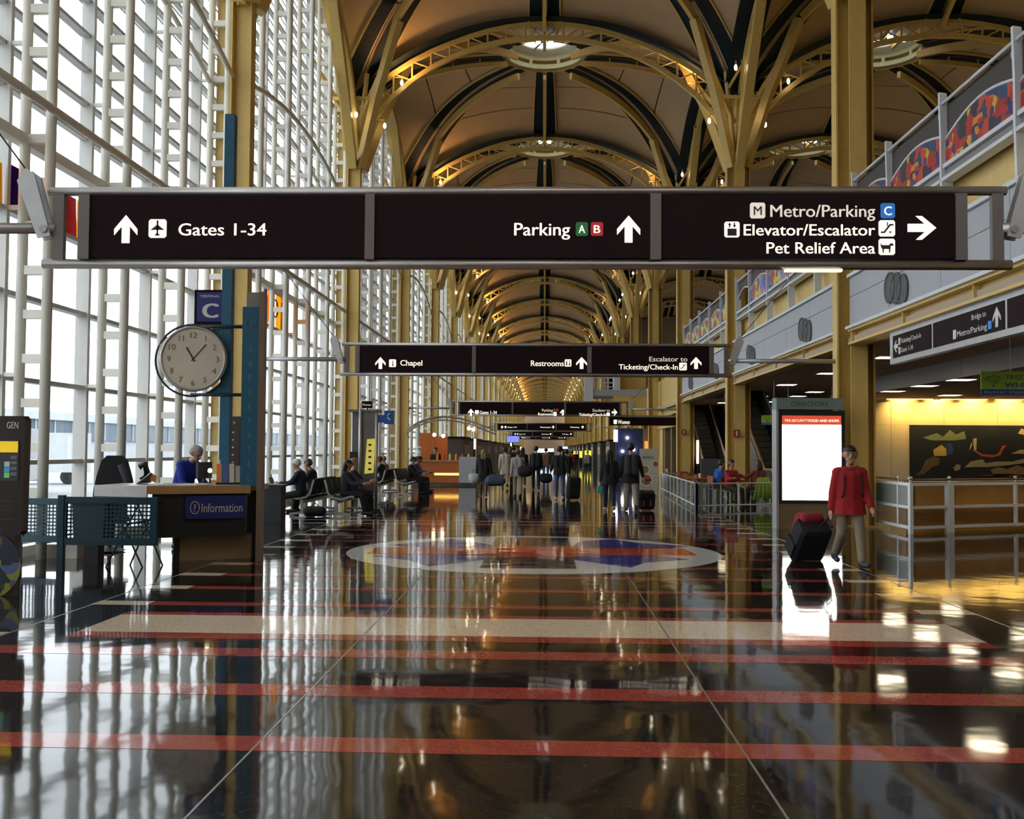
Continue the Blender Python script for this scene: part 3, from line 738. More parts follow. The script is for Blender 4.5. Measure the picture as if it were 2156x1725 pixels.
def gantry(Y, label, arms=True, cables=True, mm=SIGN):
    s = empty('hanging_sign', (0, 0, 0), 0, label, 'sign', 'overhead signs across the hall')
    zt, zb = 3.935, 3.275
    MB().tube([(-4.52, Y, zt), (4.06, Y, zt)], .042, 14).obj('frame_tube', STEEL, s, True)
    MB().tube([(-4.56, Y, zb), (4.10, Y, zb)], .046, 14).obj('frame_tube', STEEL, s, True)
    for x0, x1 in ((-4.12, -1.62), (-1.535, .925), (1.02, 3.60)):
        MB().box(x0, x1, Y - .05, Y + .07, 3.325, 3.89).obj('sign_panel', mm, s)
    for x0, x1 in ((-1.62, -1.535), (.925, 1.02), (3.60, 3.70), (-4.22, -4.12)):
        MB().box(x0, x1, Y - .065, Y + .08, 3.31, 3.90).obj('frame_upright', STEELD, s)
    if not arms or Y < 12: MB().box(2.12, 2.62, Y - .03, Y + .03, zb - .062, zb - .042).obj('light_strip', lamp_mat('strip_pale', (1, .98, .62), 1.3), s)
    for sx, xe in ((-1, -4.42), (1, 3.98)):
        MB().box(xe - .05, xe + .05, Y - .03, Y + .03, zb, zt).obj('end_upright', STEELD, s)
    if arms:
        for sx, xe, xc in ((-1, -4.45, XL + .325), (1, 4.02, XR - .4)):
            MB().tube([(xe, Y + .0, 3.60), (xc, Y + .0, 3.60)], .05, 12).obj('support_arm', STEELM, s, True)
            MB().prism([(xe + sx * .02, 3.52), (xe + sx * .14, 3.50), (xe + sx * .34, 4.02), (xe + sx * .26, 4.14), (xe + sx * .18, 4.08)], 'y', Y - .07, Y - .05).obj('bracket_blade', STEELM, s)
            MB().prism([(xe + sx * .02, 3.52), (xe + sx * .14, 3.50), (xe + sx * .34, 4.02), (xe + sx * .26, 4.14), (xe + sx * .18, 4.08)], 'y', Y + .05, Y + .07).obj('bracket_blade', STEELM, s)
            MB().lathe([(.001, -.09), (.035, -.09), (.035, .09), (.001, .09)], 10, (xe + sx * .08, Y, 3.58), axis='y').obj('bracket_bolt', STEEL, s)
            if cables: MB().tube([(xe + sx * .26, Y, 4.1), (xc, Y, 6.6)], .008, 5).obj('stay_cable', BLK, s)
    return s
Y = 9.25; T = Y - .052
s = gantry(Y, 'large illuminated sign reading Gates 1-34, Parking and Metro/Parking')
arrow(s, 240, 290, 453, 512, T, 'up', LET); icon(s, 313, 351, 462, 501, T, None, PLANE); words(s, 'Gates 1-34', 376, 561, 496, 469, T, LET)
words(s, 'Parking', 1083, 1200, 496, 468, T, LET); icon(s, 1212, 1238, 468, 497, T, GRN, None, 'A'); icon(s, 1244, 1270, 468, 497, T, RED_, None, 'B'); arrow(s, 1299, 1348, 454, 511, T, 'up', LET)
icon(s, 1579, 1611, 427, 460, T, mat('icon_dim', (.8, .72, .62), .5, emit=.55), None, 'M', BLK); words(s, 'Metro/Parking', 1622, 1842, 457, 430, T, mat('letter_dim', (.8, .72, .60), .5, emit=.55)); icon(s, 1854, 1884, 428, 460, T, CBL, None, 'C')
icon(s, 1525, 1557, 467, 500, T, None, ELEV); words(s, 'Elevator/Escalator', 1566, 1842, 496, 471, T, LET); icon(s, 1850, 1884, 464, 498, T, None, ESCA)
words(s, 'Pet Relief Area', 1614, 1842, 534, 509, T, LET); icon(s, 1850, 1884, 503, 537, T, None, DOG); arrow(s, 1911, 1971, 455, 505, T, 'right', LET)
Y = YK(1); T = Y - .052
s = gantry(Y, 'illuminated sign reading Chapel, Restrooms and Escalator to Ticketing/Check-In')
arrow(s, 790, 812, 752, 777, T, 'up', LET); icon(s, 819, 834, 757, 773, T, None, KNEEL); words(s, 'Chapel', 843, 889, 770, 758, T, LET)
words(s, 'Restrooms', 1118, 1187, 771, 759, T, LET); icon(s, 1189, 1203, 757, 772, T, None, MEN2); arrow(s, 1213, 1236, 752, 777, T, 'up', LET)
words(s, 'Escalator to', 1367, 1447, 761, 751, T, MATS['letter_dim']); words(s, 'Ticketing/Check-In', 1303, 1427, 778, 767, T, LET); icon(s, 1430, 1446, 764, 780, T, None, ESCA); arrow(s, 1454, 1477, 752, 777, T, 'up', LET)
Y = YK(3); T = Y - .052
s = gantry(Y, 'distant illuminated sign reading Gates 1-34, Parking, Restrooms and Escalator')
arrow(s, 985, 998, 861, 876, T, 'up', LET); icon(s, 1000, 1008, 864, 872, T); words(s, 'Gates 1-34', 1010, 1046, 872, 865, T, LET)
words(s, 'Parking', 1141, 1164, 867, 861, T, MATS['letter_dim']); icon(s, 1165, 1170, 861, 867, T, GRN); icon(s, 1171, 1176, 861, 867, T, RED_); words(s, 'Restrooms', 1133, 1164, 875, 869, T, LET); icon(s, 1165, 1172, 868, 876, T); arrow(s, 1179, 1191, 862, 875, T, 'up', LET)
words(s, 'Escalator to', 1248, 1284, 867, 861, T, MATS['letter_dim']); words(s, 'Ticketing/Check-In', 1219, 1276, 876, 870, T, LET); icon(s, 1277, 1284, 869, 876, T); arrow(s, 1288, 1300, 862, 875, T, 'right', LET)
for k, lab in ((6, 'far overhead sign with Gates, Restrooms and arrow lettering'), (9, 'farther overhead sign seen through the hall above the crowd'), (12, 'farthest overhead sign glowing at the end of the hall')):
    Y = YK(k); T = Y - .052
    s = gantry(Y, lab, True, False)
    f = lambda X: 1147 + (X + .02) * F / Y
    yy = lambda z: 947 - (z - 1.62) * F / Y
    arrow(s, f(-3.9), f(-3.66), yy(3.74), yy(3.48), T, 'up', LET)
    icon(s, f(-3.55), f(-3.4), yy(3.7), yy(3.52), T); words(s, 'Gates 1-34', f(-3.3), f(-2.5), yy(3.54), yy(3.66), T, LET)
    words(s, 'Restrooms', f(-.4), f(.5), yy(3.54), yy(3.66), T, LET); arrow(s, f(.6), f(.84), yy(3.74), yy(3.48), T, 'up', LET)
    words(s, 'Ticketing', f(2.2), f(3.0), yy(3.54), yy(3.66), T, LET); arrow(s, f(3.2), f(3.44), yy(3.74), yy(3.48), T, 'right', LET)
# sign along the balcony beam
s = empty('balcony_sign', (0, 0, 0), 0, 'brown sign under the balcony beam reading Ticketing/Check-In and Bridge to Metro/Parking', 'sign')
D = 6.62
MB().box(D, D + .14, 10.2, 20.15, 3.30, 3.92).obj('sign_frame', STEELM, s)
for y0, y1 in ((18.0, 19.95), (15.15, 17.9), (12.6, 15.05), (10.3, 12.5)): MB().box(D - .012, D, y0, y1, 3.40, 3.82).obj('sign_panel', SIGND, s)
for y in (11.5, 15.1, 19.0): MB().box(D + .05, D + .09, y - .02, y + .02, 3.9, 3.97).obj('hanger', STEEL, s)
def wordx(txt, y0, y1, z0, z1, m=LETW): return text(txt, 'lettering', m, s, (y0, y1, z0, z1, D - .014), '-x', bold=.01)
wordx('Ticketing/Check-In', 18.45, 19.5, 3.64, 3.73); wordx('Gates 1-34', 18.85, 19.5, 3.47, 3.56)
wordx('Bridge to', 15.75, 16.28, 3.67, 3.76); wordx('Metro/Parking', 15.72, 16.85, 3.47, 3.57)
def arrx(y0, y1, z0, z1, way):
    w = .17; pts = [(.5, 1), (1, .5), (1, .28), (.5 + w, .60), (.5 + w, 0), (.5 - w, 0), (.5 - w, .60), (0, .28), (0, .5)]
    if way == 'left': pts = [(1 - v, u) for u, v in pts]
    MB().prism([(y1 - u * (y1 - y0), z0 + v * (z1 - z0)) for u, v in pts], 'x', D - .018, D - .008).obj('arrow', LETW, s)
arrx(19.65, 19.88, 3.50, 3.72, 'left'); arrx(15.25, 15.52, 3.46, 3.76, 'up')
for y0, y1, z0, z1, m in ((19.53, 19.62, 3.62, 3.75, LETW), (19.53, 19.62, 3.45, 3.58, LETW), (16.9, 17.02, 3.45, 3.6, LETW), (15.57, 15.69, 3.46, 3.58, CBL)): MB().box(D - .017, D - .01, y0, y1, z0, z1).obj('pictogram', m, s)
# small blade sign 'Women'
s = empty('restroom_sign', (0, 0, 0), 0, 'small brown sign reading Women projecting from the shop side', 'sign')
p = atY(1283, 896, 52.6); q = atY(1368, 879, 52.6)
MB().box(p.x, q.x + 1.4, 52.55, 52.7, p.z, q.z).obj('sign_panel', SIGN, s); words(s, 'Women', 1301, 1326, 893, 884, 52.54, LET); icon(s, 1292, 1299, 884, 893, 52.54)
MB().box(p.x, q.x + 1.4, 52.5, 52.75, q.z, q.z + .1).obj('sign_rail', STEEL, s)
# Wi-Fi banners
LIME = mat('lime_print', (.30, .48, .03), .5); WBL = mat('print_blue', (.02, .06, .30), .5); WIFIC = mat('print_teal', (.02, .12, .14), .5); PAL = mat('print_pale', (.35, .45, .62), .5)
def wifi(x0, z0, Y, k, lab):
    s = empty('wifi_banner', (x0, Y, z0), 0, lab, 'banner', 'hanging wireless internet banners')
    MB().box(0, 1.35 * k, 0, .03, .11 * k, .46 * k).obj('lime_panel', LIME, s); MB().box(0, 1.35 * k, -.002, .03, 0, .11 * k).obj('blue_strip', WBL, s)
    c = (.24 * k, .18 * k)
    for r in (.08, .14, .20):
        pts = [(c[0] + r * k * math.cos(a), -.004, c[1] + r * k * math.sin(a)) for a in [R(40 + i * 10) for i in range(11)]]
        MB().bar(pts, .004, .03 * k, up=(0, -1, 0)).obj('wifi_arc', WIFIC, s)
    MB().box(c[0] - .02 * k, c[0] + .02 * k, -.004, 0, c[1] - .02 * k, c[1] + .02 * k).obj('wifi_dot', WIFIC, s)
    text('FREE', 'lettering', WIFIC, s, (.50 * k, .82 * k, .30 * k, .40 * k, 0)); text('WI-FI', 'lettering', WBL, s, (.46 * k, .90 * k, .15 * k, .25 * k, 0), bold=.03)
    text('Better than Ever', 'lettering', PAL, s, (.06 * k, 1.2 * k, .03 * k, .085 * k, -.003))
    for x in (.58, 1.25): MB().tube([(x * k, .015, .46 * k), (x * k, .015, (3.95 if x0 < 10.3 else 3.51) - z0)], .006, 5).obj('hanger_wire', STEEL, s)
wifi(8.28, 2.72, 20.0, .96, 'lime green free Wi-Fi banner hanging beside the mural bay'); wifi(6.95, 2.46, 33.6, .68, 'lime green free Wi-Fi banner hanging behind the directory')

# ================================================================== INFORMATION DESK AND THE THINGS BY THE WINDOW WALL
def tcopy(me, name, parent, pts, rz=0):
    for p in pts: link(name, me, parent, p, rz)
COUNT = mat('counter_grey', (.40, .38, .36), .3); DKP = mat('desk_dark', (.010, .014, .016), .4); TAN = mat('plinth_tan', (.34, .23, .12), .5)
d = empty('information_desk', (0, 0, 0), 0, 'dark information desk with grey counter beside the blue pylon', 'desk')
top = [(-6.25, 14.35), (-5.46, 14.15), (-4.2, 14.75), (-4.2, 15.75), (-5.2, 15.55), (-6.25, 15.3)]
MB().prism(top, 'z', 1.0, 1.08).obj('counter_top', COUNT, d)
MB().prism([(-6.27, 14.33), (-5.45, 14.12), (-5.45, 14.16), (-6.27, 14.37)], 'z', .93, 1.085).obj('counter_lip', mat('lip_pale', (.55, .52, .48), .35), d)
MB().prism([(-5.45, 14.12), (-4.18, 14.72), (-4.2, 14.76), (-5.46, 14.16)], 'z', .97, 1.085).obj('counter_lip', WOOD, d)
MB().prism([(-5.42, 14.25), (-4.28, 14.8), (-4.28, 14.9), (-5.42, 14.35)], 'z', .36, 1.0).obj('front_panel', DKP, d)
MB().prism([(-5.2, 14.75), (-4.3, 15.15), (-4.3, 15.25), (-5.2, 14.85)], 'z', 0, .36).obj('plinth', TAN, d)
MB().prism([(-5.3, 14.8), (-4.25, 15.25), (-4.25, 15.7), (-5.3, 15.4)], 'z', 0, 1.0).obj('cabinet', DKP, d)
a_, b_ = Vector((-5.02, 14.42)), Vector((-4.28, 14.78)); u_ = (b_ - a_).normalized(); nv = Vector((u_.y, -u_.x))
ang = math.atan2(u_.y, u_.x)
sg = MB().box(0, (b_ - a_).length, -.02, .0, .62, .94).obj('information_panel', SIGNBLUE, d, loc=(a_.x + nv.x * .03, a_.y + nv.y * .03, 0), rz=ang)
text('Information', 'lettering', LETW, sg, (.22, .78, .71, .84, -.022)); text('?', 'lettering', LETW, sg, (.105, .15, .72, .83, -.022))
MB().tube([(.128 + .06 * math.cos(t), -.022, .775 + .085 * math.sin(t)) for t in [i * math.pi / 10 for i in range(21)]], .006, 5).obj('circle_mark', LETW, sg)
# pylon
d = empty('information_pylon', (-4.2, 14.75, 0), R(8), 'tall blue pylon with vertical Information lettering at the desk end', 'pylon')
MB().box(-.145, .09, 0, .08, 1.075, 3.64).obj('blue_face', BLUEP, d); MB().box(.09, .165, -.02, .30, 0, 3.86).obj('metal_edge', mat('pylon_bronze', (.20, .15, .12), .4, .4), d)
MB().box(-.10, .09, .06, .30, 1.075, 3.86).obj('back_box', mat('pylon_grey', (.26, .24, .22), .5), d)
for i, ch in enumerate('INFORMATION'): text(ch, 'lettering', mat('pylon_letter', (.10, .24, .33), .5), d, (-.045, -.005, 2.98 - i * .205, 3.08 - i * .205, -.002))
MB().tube([(-.025 + .075 * math.cos(t), -.003, 3.42 + .085 * math.sin(t)) for t in [i * math.pi / 10 for i in range(21)]], .005, 5).obj('circle_mark', MATS['pylon_letter'], d); text('?', 'lettering', MATS['pylon_letter'], d, (-.045, -.005, 3.37, 3.47, -.002))
# clock post
p = Vector((-4.87, 15.74, 0))
d = empty('clock_post', p, 0, 'slender blue post carrying the round clock and Terminal C sign', 'post')
MB().box(-.075, .075, -.075, .075, 0, 6.75).obj('post', BLUEP, d)
for z in (3.46, 2.42): MB().tube([(-.52, -.085, z), (.25, -.085, z)], .028, 8).obj('bracket_bar', TEAL, d, True)
MB().prism([(-.32, 3.44), (-.08, 3.44), (-.08, 3.2)], 'y', -.01, .01).obj('gusset', mat('gusset_blue', (.10, .30, .44), .5), d); MB().prism([(-.32, 2.44), (-.08, 2.44), (-.08, 2.62)], 'y', -.01, .01).obj('gusset', MATS['gusset_blue'], d)
MB().box(-.5, -.02, -.06, .02, 3.50, 4.03).obj('terminal_sign_box', SIGN, d).name = 'terminal_sign'
ts = [o for o in d.children if o.name.startswith('terminal_sign')][0]
MB().box(-.46, -.06, -.066, -.06, 3.54, 3.99).obj('blue_field', SIGNBLUE, ts); text('C', 'lettering', LETW, ts, (-.36, -.14, 3.60, 3.83, -.067), bold=.05); text('TERMINAL', 'lettering', LETW, ts, (-.41, -.11, 3.91, 3.95, -.067))
c = empty('round_clock', (-5.31, 15.55, 2.95), R(6), 'round wall clock with pale dial held by blue ring and post', 'clock')
MB().lathe([(.001, .06), (.44, .06), (.485, .02), (.50, -.08), (.47, -.1), (.455, -.085)], 48, axis='y').obj('case', STEEL, c, True)
dial = mat('clock_dial', (.62, .55, .44), .3, var=.2, scale=2)
MB().lathe([(.46, -.08), (.001, -.08)], 48, axis='y').obj('dial', dial, c)
MB().tube([(-.05 + .55 * math.cos(t), .09, -.01 + .545 * math.sin(t)) for t in [i * math.pi / 24 for i in range(49)]], .017, 8, caps=False).obj('outer_ring', TEAL, c, True)
NUM = mat('numeral', (.16, .12, .08), .5)
for i in range(1, 13):
    q = math.pi / 2 - i * math.pi / 6; x, z = .36 * math.cos(q), .36 * math.sin(q); w_ = .035 if i < 10 else .05
    text(str(i), 'numeral', NUM, c, (x - w_, x + w_, z - .045, z + .045, -.082))
for h, l, wd in ((11, .20, .02), (1.35, .29, .014)):
    q = math.pi / 2 - h * math.pi / 6; MB().tube([(-.04 * math.cos(q), -.087, -.04 * math.sin(q)), (l * math.cos(q), -.087, l * math.sin(q))], wd / 2, 6).obj('hand', BLK, c)
# things on the desk
def brochures(x, y):
    t = empty('brochure_rack', (x, y, 1.08), R(20), 'clear brochure rack filled with leaflets on the desk end', 'rack')
    MB().box(-.18, .18, -.1, .12, 0, .03).obj('tray', DKP, t)
    for i, cc in enumerate([(.7, .2, .04), (.08, .1, .3), (.6, .55, .4), (.45, .4, .35)]):
        MB().prism([(-.06, .03), (-.02, .03), (.08, .30 - .03 * (i % 2)), (.04, .30 - .03 * (i % 2))], 'x', -.17 + i * .09, -.1 + i * .09).obj('leaflet', mat('leaflet_%d' % i, cc, .5), t)
    MB().tube([(-.12, .1, 0), (-.12, .1, .36)], .008, 5).obj('stand_wire', STEEL, t)
brochures(-4.62, 15.1)
for i, (x, y, r_, m_) in enumerate(((-5.1, 14.75, .2, LETW), (-4.9, 14.85, -.3, LETW), (-5.35, 14.6, .5, mat('magazine_grey', (.2, .2, .2), .4)), (-5.45, 15.15, .1, MATS['magazine_grey']))):
    tag(MB().box(-.13, .13, -.1, .1, 0, .008).obj('paper_sheet', m_, None, loc=(x, y, 1.08 + .008 * (i == 1)), rz=r_), 'loose sheet or map lying on the information counter', 'paper', 'papers on the counter')
t = empty('desk_lamp', (-4.88, 15.05, 1.08), 0, 'small glowing lamp standing among leaflets on the desk', 'lamp')
MB().lathe([(.05, 0), (.05, .015), (.012, .02), (.012, .16), (.03, .17)], 12).obj('stem', BLK, t); MB().ball((0, 0, .2), .035, 10).obj('globe', lamp_mat('lamp_warm', (1, .7, .35), 6), t, True)
t = empty('menu_post', (-5.05, 16.6, 0), 0, 'brown floor sign with arrow standing behind the desk', 'sign')
MB().box(-.15, .15, -.04, .04, .8, 2.12).obj('panel', mat('menu_brown', (.06, .035, .025), .5), t); MB().box(-.03, .03, -.03, .03, 0, .8).obj('stem', BLK, t); text('>', 'lettering', LETW, t, (.02, .10, 1.98, 2.06, -.042))
for i in range(6): MB().box(-.10, .06, -.045, -.04, 1.85 - i * .12, 1.875 - i * .12).obj('lettering_line', LETW, t)
t = empty('computer_monitor', (-5.05, 15.3, 1.08), R(70), 'black computer monitor seen from behind on the desk', 'monitor')
MB().box(-.05, .05, -.06, .06, 0, .02).obj('foot', BLK, t); MB().box(-.02, .02, -.02, .02, .02, .2).obj('stem', BLK, t); MB().box(-.16, .16, -.02, .02, .08, .32).obj('screen', BLK, t)
t = empty('draped_coat_chair', (-6.72, 15.95, 0), R(10), 'black coat hung over the back of a desk chair', 'chair')
MB().lathe([(.25, .02), (.03, .08), (.03, .45)], 10).obj('pedestal', BLK, t); MB().box(-.24, .24, -.24, .24, .45, .53).obj('seat', BLK, t); MB().box(-.2, .2, .2, .25, .53, 1.25).obj('backrest', BLK, t)
COAT = mat('coat_black', (.012, .012, .015), .85, bump=.3)
cb = MB()
prof = [(.30, .78), (.29, .95), (.25, 1.15), (.18, 1.40), (.10, 1.48)]
cb.add([(sx * w_, y, z) for w_, z in prof for sx, y in ((-1, .14), (1, .14), (1, .33), (-1, .33))], [(4 * i + k, 4 * i + (k + 1) % 4, 4 * i + 4 + (k + 1) % 4, 4 * i + 4 + k) for i in range(4) for k in range(4)] + [(16, 17, 18, 19), (3, 2, 1, 0)])
cb.obj('coat', COAT, t); MB().tube([(.13, .12, 1.34), (.24, .08, 1.1), (.27, .08, .85)], [.07, .075, .07], 8).obj('coat_sleeve', mat('sleeve_grey', (.03, .03, .035), .8), t, True)
MB().tube([(.42, .2, 1.1), (.50, .2, 1.22), (.46, .2, 1.35), (.38, .2, 1.3)], .05, 8).obj('armrest', BLK, t, True)
# perforated teal screens
def perf(name, x0, x1, z0, z1, Y, lab, post=True):
    t = empty(name, (0, 0, 0), 0, lab, 'screen', 'perforated teal screens')
    f = .085
    for bx in ((x0, x1, z0, z0 + f), (x0, x1, z1 - f, z1), (x0, x0 + f * .7, z0 + f, z1 - f), (x1 - f * .7, x1, z0 + f, z1 - f)):
        MB().box(bx[0], bx[1], Y - .025, Y + .025, bx[2], bx[3]).obj('frame_bar', TEAL, t)
    b = MB(); X0, X1, Z0, Z1 = x0 + f * .7, x1 - f * .7, z0 + f, z1 - f
    nx, nz = max(3, round((X1 - X0) / .052)), max(3, round((Z1 - Z0) / .052)); dx, dz = (X1 - X0) / nx, (Z1 - Z0) / nz
    for i in range(nx):
        for j in range(nz):       # a square cell with an octagonal hole
            cx, cz = X0 + (i + .5) * dx, Z0 + (j + .5) * dz; h = .37
            sq = [(cx + u * dx / 2, Y, cz + v * dz / 2) for u, v in ((1, 0), (1, 1), (0, 1), (-1, 1), (-1, 0), (-1, -1), (0, -1), (1, -1))]
            oc = [(cx + h * dx * math.cos(k * math.pi / 4), Y, cz + h * dz * math.sin(k * math.pi / 4)) for k in range(8)]
            b.add(sq + oc, [(k, (k + 1) % 8, 8 + (k + 1) % 8, 8 + k) for k in range(8)])
    b.obj('perforated_sheet', TEAL, t)
    if post:
        MB().box(x0 - .05, x0 + .03, Y - .04, Y + .04, 0, z1 + .02).obj('post', TEAL, t)
        MB().box(x1 - .05, x1 + .03, Y - .04, Y + .04, 0 if name == 'x' else z0, z1).obj('post', TEAL, t)
    return t
perf('perforated_screen', -6.32, -5.09, .33, .96, 13.5, 'perforated teal screen in front of the folding stand and desk')
perf('perforated_screen', -7.45, -6.86, .26, .88, 14.6, 'short perforated teal screen next to the tall brown display board')
tag(MB().prism([(-7.25, 14.9), (-6.75, 14.9), (-6.75, 15.4), (-7.25, 15.4)], 'z', 0, .2).obj('planter_block', WHT), 'low pale block on the floor below the teal screen', 'block')
t = empty('waste_bin', (-6.24, 14.3, 0), 0, 'dark square bin standing behind the perforated screen', 'bin')
MB().prism([(-.2, .33), (.2, .33), (.23, .82), (-.23, .82)], 'y', -.2, .2).obj('body', mat('bin_dark', (.02, .03, .04), .5), t); MB().box(-.24, .24, -.22, .22, .82, .86).obj('rim', BLK, t); MB().box(-.1, .1, -.1, .1, 0, .33).obj('foot', BLK, t)
t = empty('folding_stand', (-5.62, 14.0, 0), 0, 'black folding stand with crossed legs under the counter', 'stand')
for pp in (((-.28, -.1, 0), (.16, -.1, .85)), ((.22, -.1, 0), (-.20, -.1, .85)), ((-.05, .15, 0), (.30, .15, .85)), ((.40, .15, 0), (.02, .15, .85))): MB().tube([pp[0], pp[1]], .012, 6).obj('leg', BLK, t)
MB().tube([(-.22, .02, .35), (.0, .0, .58), (.25, .02, .62)], .014, 6).obj('brace', BLK, t); MB().box(-.25, .35, -.12, .2, .84, .87).obj('top_board', BLK, t)
# tall display board at the edge of the picture
t = empty('display_board', (-5.66, 11.1, 0), R(-4), 'tall dark brown display board headed GEN with yellow screen', 'display')
DB = mat('board_brown', (.018, .010, .010), .4)
MB().prism([(-1.1, .66), (0, .66), (.02, .70), (.03, 1.90), (0, 1.945), (-1.1, 1.945)], 'y', 0, .12).obj('board', DB, t); MB().box(-1.05, -.06, .01, .11, 0, .66).obj('lower_board', DB, t)
text('GEN', 'lettering', LETW, t, (-.175, -.045, 1.81, 1.885, -.002), bold=.02)
MB().box(-1.0, -.03, -.008, 0, 1.24, 1.68).obj('screen', mat('screen_dark', (.03, .035, .04), .3, emit=.3), t)
MB().box(-1.0, -.04, -.012, -.008, 1.55, 1.67).obj('screen_band', mat('screen_yellow', (.85, .55, .02), .4, emit=.5), t)
for i, (zz, cc) in enumerate(((1.42, (.3, .4, .35)), (1.36, (.05, .25, .5)), (1.30, (.15, .45, .1)))): MB().box(-.19, -.13, -.012, -.008, zz - .025, zz + .03).obj('screen_tile', mat('tile_%d' % i, cc, .4, emit=.4), t)
for i in range(4): MB().box(-.12, -.05, -.012, -.008, 1.30 + i * .06, 1.335 + i * .06).obj('screen_tile', mat('tile_grey', (.12, .13, .15), .4, emit=.2), t)
for i in range(3): MB().box(-.9, -.06, -.004, 0, 1.02 - i * .1, 1.03 - i * .1).obj('lettering_line', mat('print_maroon', (.06, .03, .04), .5), t)
MB().lathe([(.001, 0), (.36, 0)], 24, (-.34, .0, .33), axis='y').obj('round_picture', stained('board_picture', 5, ['3A4A20', '8A8A30', '20283A', '50608A', '6A5A2A', '101010'])  , t)

# ---------------------------------------------------------------- beam seating
SEATM = mat('seat_black', (.012, .012, .014), .6); FRM = mat('seat_alloy', (.42, .43, .45), .35, .6)
def bench(x, y, face, n, lab):
    t = empty('bench_seat', (x, y, 0), -math.pi / 2 if face > 0 else math.pi / 2, lab, 'bench', 'beam seating by the window wall')
    # local: faces +Y, row along X
    L_ = n * .62; sgn = 1
    xs = [(-L_ / 2 + i * .62) for i in range(n + 1)]
    MB().box(-L_ / 2, L_ / 2, -.03, .03, .30, .36).obj('beam', FRM, t)
    armp = [(0, -.28, .86), (0, -.20, .55), (0, -.10, .44), (0, .12, .40), (0, .34, .47), (0, .42, .46)]
    for xx in xs: MB().bar([(xx, q[1], q[2]) for q in armp], .045, .05, up=(1, 0, 0)).obj('seat_frame', FRM, t)
    for xx in (xs[0] + .02, xs[-1] - .02):
        MB().bar([(xx, 0, .32), (xx, 0, .06)], .06, .06, up=(0, 1, 0)).bar([(xx, -.30, .03), (xx, 0, .07), (xx, .30, .03)], .06, .05, up=(1, 0, 0)).obj('leg', FRM, t)
    for i in range(n):
        x0, x1 = xs[i] + .04, xs[i + 1] - .04
        MB().bar([((x0 + x1) / 2, -.14, .42), ((x0 + x1) / 2, .10, .41), ((x0 + x1) / 2, .36, .45)], x1 - x0, .07).obj('seat', SEATM, t)
        MB().bar([((x0 + x1) / 2, -.17, .50), ((x0 + x1) / 2, -.24, .68), ((x0 + x1) / 2, -.30, .88)], x1 - x0, .06, up=(0, 1, 0)).obj('backrest', SEATM, t)
    return t
bench(-4.95, 25.9, 1, 4, 'black beam seat row facing the walkway before the telephone kiosk'); bench(-5.82, 26.1, -1, 4, 'black beam seat row facing the windows, back to the other row')
bench(-4.95, 37.6, 1, 5, 'farther black beam seat row facing the walkway, past the telephone kiosk'); bench(-5.82, 37.6, -1, 5, 'farther black beam seat row facing the windows, past the telephone kiosk')
t = empty('side_table', (-6.0, 22.6, 0), 0, 'small dark table with papers at the end of the desk', 'table')
MB().box(-.35, .35, -.25, .25, .78, .82).obj('top', DKP, t); MB().box(-.3, .3, -.2, .2, 0, .78).obj('cabinet', DKP, t)
# telephone kiosk
t = empty('telephone_kiosk', (-4.42, 27.2, 0), 0, 'steel telephone kiosk with yellow poster and blue phone sign', 'kiosk')
for x, y in ((0, 0), (-.72, .55), (-.42, -.05)): MB().tube([(x, y, 0 if x != -.42 else .5), (x, y, 2.66)], .045, 10).obj('post', STEELM, t, True)
PG = mat('kiosk_panel', (.17, .15, .14), .35, .3)
MB().box(-.68, -.45, .2, .26, .7, 2.6).obj('side_panel', PG, t); MB().box(-.4, -.03, -.02, .04, .45, 2.6).obj('front_panel', PG, t); MB().box(-.75, .05, -.06, .6, 2.58, 2.64).obj('roof', PG, t)
MB().prism([(-.30, .95), (-.06, .98), (-.02, 1.88), (-.24, 1.86)], 'y', -.05, -.02).obj('yellow_poster', mat('poster_yellow', (.80, .68, .12), .5, emit=.35), t)
for i in range(5): MB().box(-.2, -.12, -.056, -.05, 1.05 + i * .16, 1.10 + i * .16).obj('poster_mark', BLK, t)
MB().box(.2, .46, -.02, .02, 2.26, 2.62).obj('phone_sign', mat('phone_blue', (.02, .10, .36), .5), t); MB().box(-.1, .2, -.01, .01, 2.3, 2.5).obj('sign_bracket', MATS['phone_blue'], t)
MB().tube([(.36, -.022, 2.54), (.30, -.022, 2.5), (.30, -.022, 2.42), (.36, -.022, 2.38)], .018, 6).obj('receiver_mark', LETW, t)
MB().box(-.40, -.12, -.02, .04, 2.68, 2.86).obj('top_sign', SIGN, t); text('Phones', 'lettering', mat('letter_amber', (.9, .62, .3), .5, emit=.5), t, (-.37, -.15, 2.74, 2.80, -.021)); MB().box(-.28, -.24, 0, .03, 2.6, 2.7).obj('top_sign_stem', BLK, t)
for x, z in ((-.6, 1.35), (-.2, .75)): MB().cbox((x, .12, z), (.22, .16, .36)).obj('telephone', BLK, t)
